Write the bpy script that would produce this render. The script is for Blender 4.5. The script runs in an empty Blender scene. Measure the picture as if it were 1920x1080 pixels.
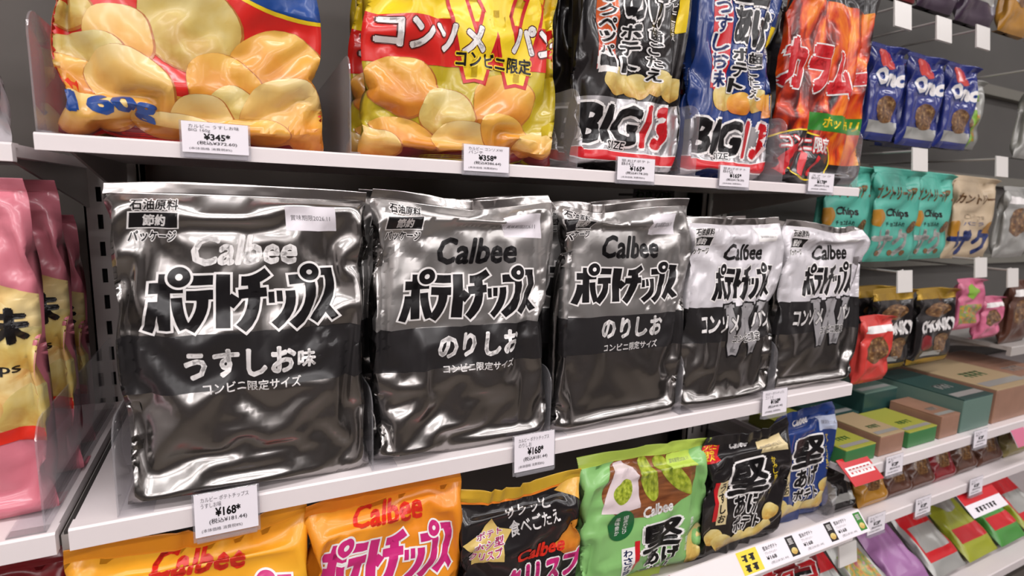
import bpy, bmesh, math, random
import numpy as np
from mathutils import Vector, Matrix, Euler

# ------------------------------------------------------------------ camera, world, lights, exposure
SC = bpy.context.scene
COL = SC.collection
cam_d = bpy.data.cameras.new('camera'); CAM = bpy.data.objects.new('camera', cam_d); COL.objects.link(CAM)
cam_d.sensor_width = 36.0; cam_d.lens = 1025.0 / 1920.0 * 36.0; cam_d.clip_start = 0.02
CAM.matrix_world = Matrix(((0.89716718, 0.03863399, -0.43999826, 0.0),
                           (-0.44035585, 0.15563722, -0.88423061, 0.0),
                           (0.03431875, 0.98705849, 0.15664531, 1.29),
                           (0, 0, 0, 1)))
cam_d.dof.use_dof = True; cam_d.dof.focus_distance = 0.5; cam_d.dof.aperture_fstop = 7.0
SC.camera = CAM
SC.view_settings.view_transform = 'Standard'; SC.view_settings.look = 'None'
SC.view_settings.gamma = 1.0; SC.view_settings.exposure = -0.1; SC.view_settings.use_curve_mapping = False
W = bpy.data.worlds.new('store_air'); SC.world = W; W.use_nodes = True
W.node_tree.nodes['Background'].inputs[0].default_value = (1.0, 0.97, 0.97, 1)
W.node_tree.nodes['Background'].inputs[1].default_value = 0.22

def area_light(name, loc, sx, sy, power, col=(1, 0.965, 0.97)):
    l = bpy.data.lights.new(name, 'AREA'); l.shape = 'RECTANGLE'; l.size = sx; l.size_y = sy
    l.energy = power; l.color = col
    o = bpy.data.objects.new(name, l); COL.objects.link(o); o.location = loc
    return o
for k, (x, y, p) in enumerate([(-1.2, -0.25, 12.5), (0.1, -0.25, 12.5), (1.4, -0.25, 9.5), (2.7, -0.25, 6),
                            (-1.6, -2.6, 26), (0.1, -2.6, 28), (1.8, -2.6, 20), (-1.6, -3.9, 28), (0.1, -3.9, 30), (1.8, -3.9, 22),
                            (-1.2, -1.2, 11), (0.1, -1.2, 11), (1.4, -1.2, 9), (2.7, -1.2, 7)]):
    area_light('ceiling_lamp', (x, y, 2.52), 1.1, 0.16, p)

# ------------------------------------------------------------------ helpers: materials
def lin(c):
    return tuple(((v / 255.0) / 12.92 if v <= 10 else (((v / 255.0) + 0.055) / 1.055) ** 2.4) for v in c)

MATS = {}
def M(name, rgb, rough=0.35, metal=0.0, spec=0.5, coat=0.0, noise=0.0, nscale=30.0):
    if name in MATS: return MATS[name]
    m = bpy.data.materials.new(name); m.use_nodes = True
    nt = m.node_tree; b = nt.nodes['Principled BSDF']
    c = lin(rgb)
    b.inputs['Base Color'].default_value = (*c, 1); b.inputs['Roughness'].default_value = rough
    b.inputs['Metallic'].default_value = metal; b.inputs['Specular IOR Level'].default_value = spec
    b.inputs['Coat Weight'].default_value = coat; b.inputs['Coat Roughness'].default_value = 0.12
    if noise:
        tc = nt.nodes.new('ShaderNodeTexCoord'); n = nt.nodes.new('ShaderNodeTexNoise')
        n.inputs['Scale'].default_value = nscale; n.inputs['Detail'].default_value = 4
        r = nt.nodes.new('ShaderNodeValToRGB')
        r.color_ramp.elements[0].position = 0.3; r.color_ramp.elements[1].position = 0.7
        r.color_ramp.elements[0].color = (*[v * (1 - noise) for v in c], 1)
        r.color_ramp.elements[1].color = (*[min(1, v * (1 + noise)) for v in c], 1)
        nt.links.new(tc.outputs['Object'], n.inputs['Vector']); nt.links.new(n.outputs['Fac'], r.inputs['Fac'])
        nt.links.new(r.outputs['Color'], b.inputs['Base Color'])
    MATS[name] = m
    return m

def M_ramp(name, stops, kind='noise', scale=5.0, detail=3.0, rough=0.3, mixuv=0.0, stretch=(1, 1, 1), distort=0.0):
    """printed artwork: noise (mixed with the print's own up-direction) through a colour ramp"""
    if name in MATS: return MATS[name]
    m = bpy.data.materials.new(name); m.use_nodes = True
    nt = m.node_tree; b = nt.nodes['Principled BSDF']; b.inputs['Roughness'].default_value = rough
    b.inputs['Coat Weight'].default_value = 0.25; b.inputs['Coat Roughness'].default_value = 0.12
    uv = nt.nodes.new('ShaderNodeUVMap'); mp = nt.nodes.new('ShaderNodeMapping'); mp.inputs['Scale'].default_value = stretch
    n = nt.nodes.new('ShaderNodeTexNoise'); n.inputs['Scale'].default_value = scale; n.inputs['Detail'].default_value = detail
    n.inputs['Distortion'].default_value = distort
    r = nt.nodes.new('ShaderNodeValToRGB'); cr = r.color_ramp
    while len(cr.elements) < len(stops): cr.elements.new(0.5)
    for e, (p, c) in zip(cr.elements, stops): e.position = p; e.color = (*lin(c), 1)
    sep = nt.nodes.new('ShaderNodeSeparateXYZ')
    mix = nt.nodes.new('ShaderNodeMix'); mix.data_type = 'FLOAT'; mix.inputs[0].default_value = mixuv
    nt.links.new(uv.outputs[0], mp.inputs[0]); nt.links.new(mp.outputs[0], n.inputs['Vector'])
    nt.links.new(uv.outputs[0], sep.inputs[0])
    nt.links.new(n.outputs['Fac'], mix.inputs[2]); nt.links.new(sep.outputs['Y'], mix.inputs[3])
    nt.links.new(mix.outputs[0], r.inputs['Fac']); nt.links.new(r.outputs['Color'], b.inputs['Base Color'])
    MATS[name] = m
    return m

def M_clear(name, tint=(0.93, 0.93, 0.95), refl=0.08, rough=0.03, haze=0.0):
    if name in MATS: return MATS[name]
    m = bpy.data.materials.new(name); m.use_nodes = True; nt = m.node_tree
    for n in list(nt.nodes): nt.nodes.remove(n)
    out = nt.nodes.new('ShaderNodeOutputMaterial'); t = nt.nodes.new('ShaderNodeBsdfTransparent')
    t.inputs[0].default_value = (*tint, 1)
    g = nt.nodes.new('ShaderNodeBsdfGlossy'); g.inputs['Roughness'].default_value = rough
    lw = nt.nodes.new('ShaderNodeLayerWeight'); pw = nt.nodes.new('ShaderNodeMath'); pw.operation = 'POWER'; pw.inputs[1].default_value = 5.0
    fr = nt.nodes.new('ShaderNodeMath'); fr.operation = 'MULTIPLY_ADD'; fr.inputs[1].default_value = 0.9; fr.inputs[2].default_value = 0.045
    nt.links.new(lw.outputs['Facing'], pw.inputs[0]); nt.links.new(pw.outputs[0], fr.inputs[0])
    mx = nt.nodes.new('ShaderNodeMixShader')
    nt.links.new(fr.outputs[0], mx.inputs[0]); nt.links.new(t.outputs[0], mx.inputs[1]); nt.links.new(g.outputs[0], mx.inputs[2])
    last = mx
    if haze:
        d = nt.nodes.new('ShaderNodeBsdfDiffuse'); d.inputs[0].default_value = (0.75, 0.73, 0.76, 1)
        m2 = nt.nodes.new('ShaderNodeMixShader'); m2.inputs[0].default_value = haze
        nt.links.new(mx.outputs[0], m2.inputs[1]); nt.links.new(d.outputs[0], m2.inputs[2]); last = m2
    nt.links.new(last.outputs[0], out.inputs[0])
    MATS[name] = m
    return m

WHITE = M('white_ink', (236, 232, 230), 0.3); BLACK = M('black_ink', (22, 20, 22), 0.3)
GREYINK = M('grey_ink', (105, 100, 105), 0.4); PAPER = M('white_paper', (232, 226, 232), 0.5)
SHELF_W = M('white_enamel', (226, 217, 217), 0.4, noise=0.03, nscale=9)
DARKMETAL = M('dark_metal', (62, 60, 58), 0.5); GREYMETAL = M('grey_metal', (186, 181, 177), 0.45, 0.2)
CLEAR = M_clear('clear_acrylic', (0.97, 0.97, 0.98), haze=0.11); HOLDER = M_clear('clear_plastic', (0.9, 0.9, 0.92), haze=0.12)
FOIL = M('silver_film', (162, 159, 157), 0.23, 1.0)
FOILSEAL = M('silver_seal', (190, 186, 184), 0.24, 1.0)
FOILTOP = M('pale_silver_print', (186, 183, 181), 0.3, 0.85)
WHITEFILM = M('white_film_print', (214, 210, 214), 0.28, 0.15)
BAND = M('black_band_print', (38, 36, 37), 0.28)

# ------------------------------------------------------------------ helpers: objects
def link(name, me, parent=None, mats=()):
    o = bpy.data.objects.new(name, me); COL.objects.link(o)
    for m in mats: me.materials.append(m)
    if parent: o.parent = parent
    return o
def tag(o, label=None, cat=None, group=None, kind=None):
    if label: o['label'] = label
    if cat: o['category'] = cat
    if group: o['group'] = group
    if kind: o['kind'] = kind
    return o
def thing(name, label, cat, loc=(0, 0, 0), rot=(0, 0, 0), group=None):
    o = bpy.data.objects.new(name, None); o.empty_display_size = 0.02; COL.objects.link(o)
    o.location = loc; o.rotation_euler = rot
    return tag(o, label, cat, group)
def dup(root, loc, label, rot=None, group=None):
    r = root.copy(); COL.objects.link(r); r.location = loc; r['label'] = label
    if rot is not None: r.rotation_euler = rot
    if group: r['group'] = group
    for ch in list(root.children):
        c = ch.copy(); COL.objects.link(c); c.parent = r
        for g in list(ch.children):
            d = g.copy(); COL.objects.link(d); d.parent = c
    return r
def add_box(bm, x0, x1, y0, y1, z0, z1, mi=0, bev=0.0):
    r = bmesh.ops.create_cube(bm, size=1.0)
    vs = r['verts']
    for v in vs:
        v.co = Vector(((x0 + x1) / 2 + v.co.x * (x1 - x0), (y0 + y1) / 2 + v.co.y * (y1 - y0), (z0 + z1) / 2 + v.co.z * (z1 - z0)))
    fs = set(f for v in vs for f in v.link_faces)
    for f in fs: f.material_index = mi
    if bev:
        es = list(set(e for v in vs for e in v.link_edges))
        rr = bmesh.ops.bevel(bm, geom=es, offset=bev, segments=2, profile=0.5, affect='EDGES')
        for f in rr['faces']: f.material_index = mi
def box_mesh(name, boxes, bev=0.0):
    bm = bmesh.new()
    for b in boxes: add_box(bm, *b[:6], mi=b[6] if len(b) > 6 else 0, bev=bev)
    me = bpy.data.meshes.new(name); bm.to_mesh(me); bm.free()
    return me
def prism_mesh(name, pts, axis, a0, a1):
    """polygon pts extruded along an axis: 'x' takes (y, z) points, 'y' takes (x, z)"""
    bm = bmesh.new()
    def mk(a): return [bm.verts.new((a, p[0], p[1]) if axis == 'x' else (p[0], a, p[1])) for p in pts]
    A, B = mk(a0), mk(a1); n = len(pts)
    bm.faces.new(A); bm.faces.new(B[::-1])
    for i in range(n): bm.faces.new((A[i], B[i], B[(i + 1) % n], A[(i + 1) % n]))
    bmesh.ops.recalc_face_normals(bm, faces=bm.faces[:])
    me = bpy.data.meshes.new(name); bm.to_mesh(me); bm.free()
    return me
def tube_mesh(name, pts, r, seg=8):
    bm = bmesh.new(); rings = []
    pts = [Vector(p) for p in pts]
    for i, p in enumerate(pts):
        d = (pts[min(i + 1, len(pts) - 1)] - pts[max(i - 1, 0)]).normalized()
        a = d.orthogonal().normalized(); b = d.cross(a)
        if rings:
            a = (prev - d * prev.dot(d)).normalized(); b = d.cross(a)
        prev = a
        rings.append([bm.verts.new(p + r * (a * math.cos(t) + b * math.sin(t))) for t in [2 * math.pi * k / seg for k in range(seg)]])
    for A, B in zip(rings[:-1], rings[1:]):
        for k in range(seg): bm.faces.new((A[k], A[(k + 1) % seg], B[(k + 1) % seg], B[k]))
    bm.faces.new(rings[0][::-1]); bm.faces.new(rings[-1])
    bmesh.ops.recalc_face_normals(bm, faces=bm.faces[:])
    me = bpy.data.meshes.new(name); bm.to_mesh(me); bm.free(); me.shade_smooth()
    return me
def struct(name, boxes, mat, bev=0.0):
    return tag(link(name, box_mesh(name, boxes, bev), None, [mat]), kind='structure')

# ------------------------------------------------------------------ helpers: flat prints (2D meshes in millimetres)
_TX = {}
def text2d(body, bold=0.0, shear=0.0):
    k = (body, round(bold, 4), shear)
    if k in _TX: return _TX[k]
    c = bpy.data.curves.new('lettering', 'FONT'); c.body = body; c.size = 1.0; c.offset = bold; c.shear = shear; c.resolution_u = 2
    o = bpy.data.objects.new('lettering', c)
    me = o.to_mesh()
    v = np.zeros(len(me.vertices) * 3); me.vertices.foreach_get('co', v)
    r = (v.reshape(-1, 3)[:, :2].copy(), [tuple(p.vertices) for p in me.polygons])
    o.to_mesh_clear(); bpy.data.objects.remove(o); bpy.data.curves.remove(c)
    _TX[k] = r
    return r
def rot2(v, ang, c):
    if not ang: return v
    a = math.radians(ang); R = np.array([[math.cos(a), -math.sin(a)], [math.sin(a), math.cos(a)]])
    return (v - c) @ R.T + c
# every print below returns a list of (verts2d, faces, material, layer)
def T(body, mat, x0, x1, z0, z1, bold=0.02, shear=0.0, rot=0, out=None, ext=0.05, layer=2, slope=0.0):
    v, f = text2d(body, 0.0, shear)
    if len(v) == 0: return []
    mn, mx = v.min(0) - bold, v.max(0) + bold; s = np.array([(x1 - x0), (z1 - z0)]) / (mx - mn)
    cen = np.array([(x0 + x1) / 2, (z0 + z1) / 2])
    def tr(q):
        q = (q - mn) * s + np.array([x0, z0]); q = q.copy(); q[:, 1] += slope * (q[:, 0] - cen[0])
        return rot2(q, rot, cen)
    bare, f = text2d(body, 0.0, shear)
    if bold < 0.012 and not out: return [(tr(bare), f, mat, layer)]
    def fat(r, n, m, l):   # thicken by overprinting the lettering around a small circle: counters stay open
        vs = [bare + r * np.array([math.cos(2 * math.pi * k / n), math.sin(2 * math.pi * k / n)]) for k in range(n)]
        fs = [tuple(i + k * len(bare) for i in q) for k in range(n) for q in f]
        return (tr(np.concatenate(vs)), fs, m, l)
    r = []
    if out: r.append(fat(bold + ext, 10, out, layer - 1))
    r.append(fat(max(bold, .008), 4 if bold < .025 else 7, mat, layer))
    return r
def TV(body, mat, x0, x1, z0, z1, bold=0.02, out=None, ext=0.05, layer=2, lean=0.0):
    """vertical lettering, top to bottom"""
    n = len(body); h = (z1 - z0) / n; r = []
    for i, ch in enumerate(body):
        zt = z1 - i * h; dx = lean * (i + 0.5 - n / 2)
        r += T(ch, mat, x0 + dx, x1 + dx, zt - h * 0.95, zt - h * 0.03, bold, 0, 0, out, ext, layer)
    return r
def poly(pts, mat, layer=0):
    pts = np.array(pts, float)
    from mathutils.geometry import tessellate_polygon
    tris = tessellate_polygon([[Vector((p[0], p[1], 0)) for p in pts]])
    return [(pts, [tuple(t) for t in tris], mat, layer)]
def rect(x0, x1, z0, z1, mat, layer=0, slope=0.0, rot=0):
    p = np.array([(x0, z0), (x1, z0 + slope * (x1 - x0)), (x1, z1 + slope * (x1 - x0)), (x0, z1)], float)
    p = rot2(p, rot, p.mean(0))
    return [(p, [(0, 1, 2, 3)], mat, layer)]
def ell(cx, cz, rx, rz, mat, layer=0, wob=0.0, seed=0, n=36, rot=0):
    rng = random.Random(seed); ph = [rng.uniform(0, 6.28) for _ in range(3)]
    p = []
    for k in range(n):
        t = 2 * math.pi * k / n
        w = 1 + wob * (math.sin(2 * t + ph[0]) * 0.5 + math.sin(3 * t + ph[1]) * 0.35 + math.sin(5 * t + ph[2]) * 0.25)
        p.append((cx + rx * w * math.cos(t), cz + rz * w * math.sin(t)))
    p = rot2(np.array(p), rot, np.array([cx, cz]))
    return [(p, [tuple(range(n))] if wob < 0.15 else poly(p, mat)[0][1], mat, layer)]
def ring(cx, cz, ro, ri, mat, layer, n=28):
    v = []; f = []
    for k in range(n):
        t = 2 * math.pi * k / n
        v += [(cx + ro * math.cos(t), cz + ro * math.sin(t)), (cx + ri * math.cos(t), cz + ri * math.sin(t))]
    for k in range(n):
        a = 2 * k; b = 2 * ((k + 1) % n); f.append((a, b, b + 1, a + 1))
    return [(np.array(v), f, mat, layer)]
def strokes(paths, mat, layer, grow=0.0):
    """thick brush strokes [(points, width)] with square ends and mitred bends"""
    v = []; f = []
    for pts, w in paths:
        w = w / 2 + grow
        p = [np.array(q, float) for q in pts]
        d0 = (p[1] - p[0]) / np.linalg.norm(p[1] - p[0]); d1 = (p[-1] - p[-2]) / np.linalg.norm(p[-1] - p[-2])
        p[0] = p[0] - d0 * grow; p[-1] = p[-1] + d1 * grow
        # round the bend with a quadratic curve
        if len(p) == 3:
            a, b, c = p; b2 = 2 * b - (a + c) / 2
            p = [(1 - t) ** 2 * a + 2 * t * (1 - t) * b2 + t * t * c for t in np.linspace(0, 1, 7)]
        base = len(v)
        for i, q in enumerate(p):
            d = p[min(i + 1, len(p) - 1)] - p[max(i - 1, 0)]; d = d / np.linalg.norm(d); nn = np.array([-d[1], d[0]])
            v += [q + nn * w, q - nn * w]
        for i in range(len(p) - 1):
            f.append((base + 2 * i, base + 2 * i + 1, base + 2 * i + 3, base + 2 * i + 2))
    return [(np.array(v), f, mat, layer)]

LOGO_S = [([(0.1026, 0.355), (0.1031, 0.0492)], 0.0562), ([(0.0326, 0.279), (0.1907, 0.2816)], 0.0587), ([(0.0599, 0.2077), (0.0498, 0.1332), (0.0187, 0.0376)], 0.0484), ([(0.159, 0.2251), (0.1695, 0.1349), (0.1959, 0.0516)], 0.0532), ([(0.2246, 0.3205), (0.3316, 0.3171)], 0.0543), ([(0.2052, 0.2364), (0.3311, 0.2353)], 0.0547), ([(0.2781, 0.2286), (0.27, 0.138), (0.2147, 0.0411)], 0.0547), ([(0.3821, 0.3473), (0.3741, 0.0434)], 0.0697), ([(0.4006, 0.2138), (0.448, 0.1762)], 0.0652), ([(0.4695, 0.308), (0.536, 0.3151), (0.6064, 0.3551)], 0.054), ([(0.4543, 0.2317), (0.5966, 0.2378)], 0.0548), ([(0.5316, 0.3106), (0.5214, 0.1422), (0.4591, 0.0374)], 0.0621), ([(0.6197, 0.2368), (0.621, 0.1701)], 0.031), ([(0.663, 0.2417), (0.6645, 0.1775)], 0.0314), ([(0.7207, 0.2422), (0.7062, 0.1319), (0.6334, 0.0395)], 0.0512), ([(0.7171, 0.3046), (0.8269, 0.3127)], 0.0561), ([(0.8268, 0.3108), (0.8142, 0.1553), (0.7258, 0.038)], 0.0563), ([(0.8776, 0.3481), (0.9701, 0.3457)], 0.0433), ([(0.9402, 0.3465), (0.932, 0.1989), (0.8438, 0.0499)], 0.0579), ([(0.9104, 0.1404), (0.9655, 0.0621)], 0.0437)]
LOGO_C = [((0.1709, 0.3381), 0.0548, 0.0177), ((0.8322, 0.3493), 0.0522, 0.0155)]
def logo(x0, x1, z0, z1, ink, line, rot=0, dot=None, layer=3):
    """the big katakana title; the box is the title's own bounding box"""
    sx = x1 - x0; sz = (z1 - z0) / 0.407
    parts = strokes(LOGO_S, line, layer, 0.0125)
    for (c, ro, ri) in LOGO_C: parts += ell(c[0], c[1], ro + 0.0125, ro + 0.0125, line, layer)
    parts += strokes(LOGO_S, ink, layer + 1, 0.0)
    for (c, ro, ri) in LOGO_C:
        parts += ell(c[0], c[1], ro + 0.0125, ro + 0.0125, line, layer + 2)
        parts += ell(c[0], c[1], ro, ro, ink, layer + 3) + ell(c[0], c[1], ri, ri, dot or line, layer + 4)
    cen = np.array([(x0 + x1) / 2, (z0 + z1) / 2]); r = []
    for v, f, m, l in parts:
        q = np.array(v) * np.array([sx, sz]) + np.array([x0, z0]); r.append((rot2(q, rot, cen), f, m, l))
    return r

# ------------------------------------------------------------------ filled film pouches: a small inflation solver
def sim_pouch(Wd, H, seed, nx=44, ny=60, thick=0.03, steps=110, iters=10, fold=0.012, lump=0.6, g=0.00001):
    rng = np.random.RandomState(seed)
    u = np.linspace(-.5, .5, nx + 1) * Wd; v = np.linspace(0, 1, ny + 1) * H
    X, Z = np.meshgrid(u, v)
    P = np.zeros((2, ny + 1, nx + 1, 3)); P[..., 0] = X; P[..., 2] = Z - fold
    lens = (1 - (2 * X / Wd) ** 2) * np.sin(np.pi * np.clip(Z / H, 0, 1))
    def smooth(a, n):
        for _ in range(n):
            b = np.pad(a, 1, mode='edge'); a = (b[1:-1, 1:-1] * 2 + b[:-2, 1:-1] + b[2:, 1:-1] + b[1:-1, :-2] + b[1:-1, 2:]) / 6
        return a
    P[0, ..., 1] = -.006 * lens + smooth(rng.randn(ny + 1, nx + 1), 3) * .004
    P[1, ..., 1] = .006 * lens + smooth(rng.randn(ny + 1, nx + 1), 3) * .004
    low = Z < fold
    P[:, low, 1] += (fold - Z[low]) * .9 + .001; P[:, low, 2] = .0005 + .1 * Z[low]
    hx = Wd / nx; hz = H / ny; hd = np.hypot(hx, hz)
    s = max(2, int(round(.011 / hz)))
    pm = np.clip(np.stack([1 + lump * smooth(rng.randn(ny + 1, nx + 1), 40) * 6 for _ in range(2)]), .2, 2.)
    V = np.zeros_like(P); Vt = Wd * H * thick * .62
    def con(A, B, L, k):
        d = B - A; l = np.sqrt((d * d).sum(-1, keepdims=True)) + 1e-12
        d *= (.5 * k) * (l - L) / l
        A += d; B -= d
    for st in range(steps):
        N = np.cross(np.gradient(P, axis=2), np.gradient(P, axis=1)); N[1] *= -1
        N /= np.sqrt((N * N).sum(-1, keepdims=True)) + 1e-12
        if N[0, ..., 1].mean() > 0: N *= -1
        vol = (P[1, ..., 1] - P[0, ..., 1]).mean() * Wd * H
        p = np.clip((Vt - vol) / Vt * 4, -.3, 1) * .0011
        old = P.copy(); P += V * .86 + N * p * pm[..., None]; P[..., 2] -= g
        for it in range(iters):
            for o in (0, 1):
                con(P[:, :, o:nx:2], P[:, :, o + 1:nx + 1:2], hx, 1.)
                con(P[:, o:ny:2], P[:, o + 1:ny + 1:2], hz, 1.)
            for o in (0, 1):
                con(P[:, :-1, :-1][:, o::2], P[:, 1:, 1:][:, o::2], hd, .35)
                con(P[:, :-1, 1:][:, o::2], P[:, 1:, :-1][:, o::2], hd, .35)
            for o in (0, 2):
                a = P[:, :, o::4]; b = P[:, :, o + 2::4]; n = min(a.shape[2], b.shape[2]); con(a[:, :, :n], b[:, :, :n], 2 * hx, .22)
                a = P[:, o::4]; b = P[:, o + 2::4]; n = min(a.shape[1], b.shape[1]); con(a[:, :n], b[:, :n], 2 * hz, .22)
            for c in (0, nx):
                m = (P[0, :, c] + P[1, :, c]) * .5; P[0, :, c] = m; P[1, :, c] = m
            for r in list(range(0, s + 1)) + list(range(ny - s, ny + 1)):
                m = (P[0, r] + P[1, r]) * .5; P[0, r] = m; P[1, r] = m
            np.maximum(P[..., 2], .0003, out=P[..., 2])
            mid = (P[0] + P[1]) * .5; bad = P[0, ..., 1] > P[1, ..., 1]
            for k in range(3):
                P[0, ..., k][bad] = mid[..., k][bad]; P[1, ..., k][bad] = mid[..., k][bad]
        V = P - old
        c = P.mean((0, 1, 2)); P[..., 0] -= c[0]; P[..., 1] -= c[1]
    return P, s

SHAPES = {}
def shape(key):
    if key not in SHAPES:
        args = dict(slim=dict(Wd=.19, H=.268, seed=4, thick=.018), crease=dict(Wd=.19, H=.268, seed=21, thick=.017),
                    soft=dict(Wd=.19, H=.268, seed=1, thick=.018), crisp=dict(Wd=.19, H=.268, seed=13, thick=.018),
                    tall=dict(Wd=.19, H=.31, seed=7, thick=.027, ny=68), squat=dict(Wd=.17, H=.20, seed=5, thick=.026, nx=40, ny=46),
                    wide=dict(Wd=.17, H=.20, seed=9, thick=.024, nx=40, ny=46),
                    small=dict(Wd=.12, H=.16, seed=3, thick=.018, nx=24, ny=32, fold=.006),
                    small2=dict(Wd=.12, H=.16, seed=8, thick=.014, nx=24, ny=32, fold=.004))[key]
        SHAPES[key] = sim_pouch(**args)
    return SHAPES[key]

def cut_grid(v, f):
    """cut a flat print along the film's own grid lines so that it can follow every wrinkle"""
    bm = bmesh.new()
    bv = [bm.verts.new((p[0], p[1], 0)) for p in v]
    for q in f:
        try: bm.faces.new([bv[i] for i in q])
        except ValueError: pass
    for ax in (0, 1, 2):
        w = v[:, ax] if ax < 2 else v[:, 0] - v[:, 1]
        lo, hi = w.min(), w.max(); no = ((1, 0, 0), (0, 1, 0), (0.70710678, -0.70710678, 0))[ax]
        for c in range(int(math.floor(lo)) + 1, int(math.ceil(hi))):
            co = (0, c, 0) if ax == 1 else (c, 0, 0)
            bmesh.ops.bisect_plane(bm, geom=bm.verts[:] + bm.edges[:] + bm.faces[:], dist=1e-6, plane_co=co, plane_no=no)
    bm.verts.index_update()
    V = np.array([p.co[:2] for p in bm.verts]).reshape(-1, 2)
    F = [tuple(p.index for p in q.verts) for q in bm.faces]
    bm.free()
    return V, F

def make_mesh(name, V, F, MI, UV, mats):
    me = bpy.data.meshes.new(name); me.from_pydata(V.tolist(), [], F)
    for m in mats: me.materials.append(m)
    me.polygons.foreach_set('material_index', MI)
    ul = me.uv_layers.new(name='UVMap'); li = np.zeros(len(me.loops), dtype=np.int32); me.loops.foreach_get('vertex_index', li)
    ul.data.foreach_set('uv', np.ascontiguousarray(UV[li], dtype=np.float32).ravel())
    me.shade_smooth(); me.update()
    return me

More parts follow.
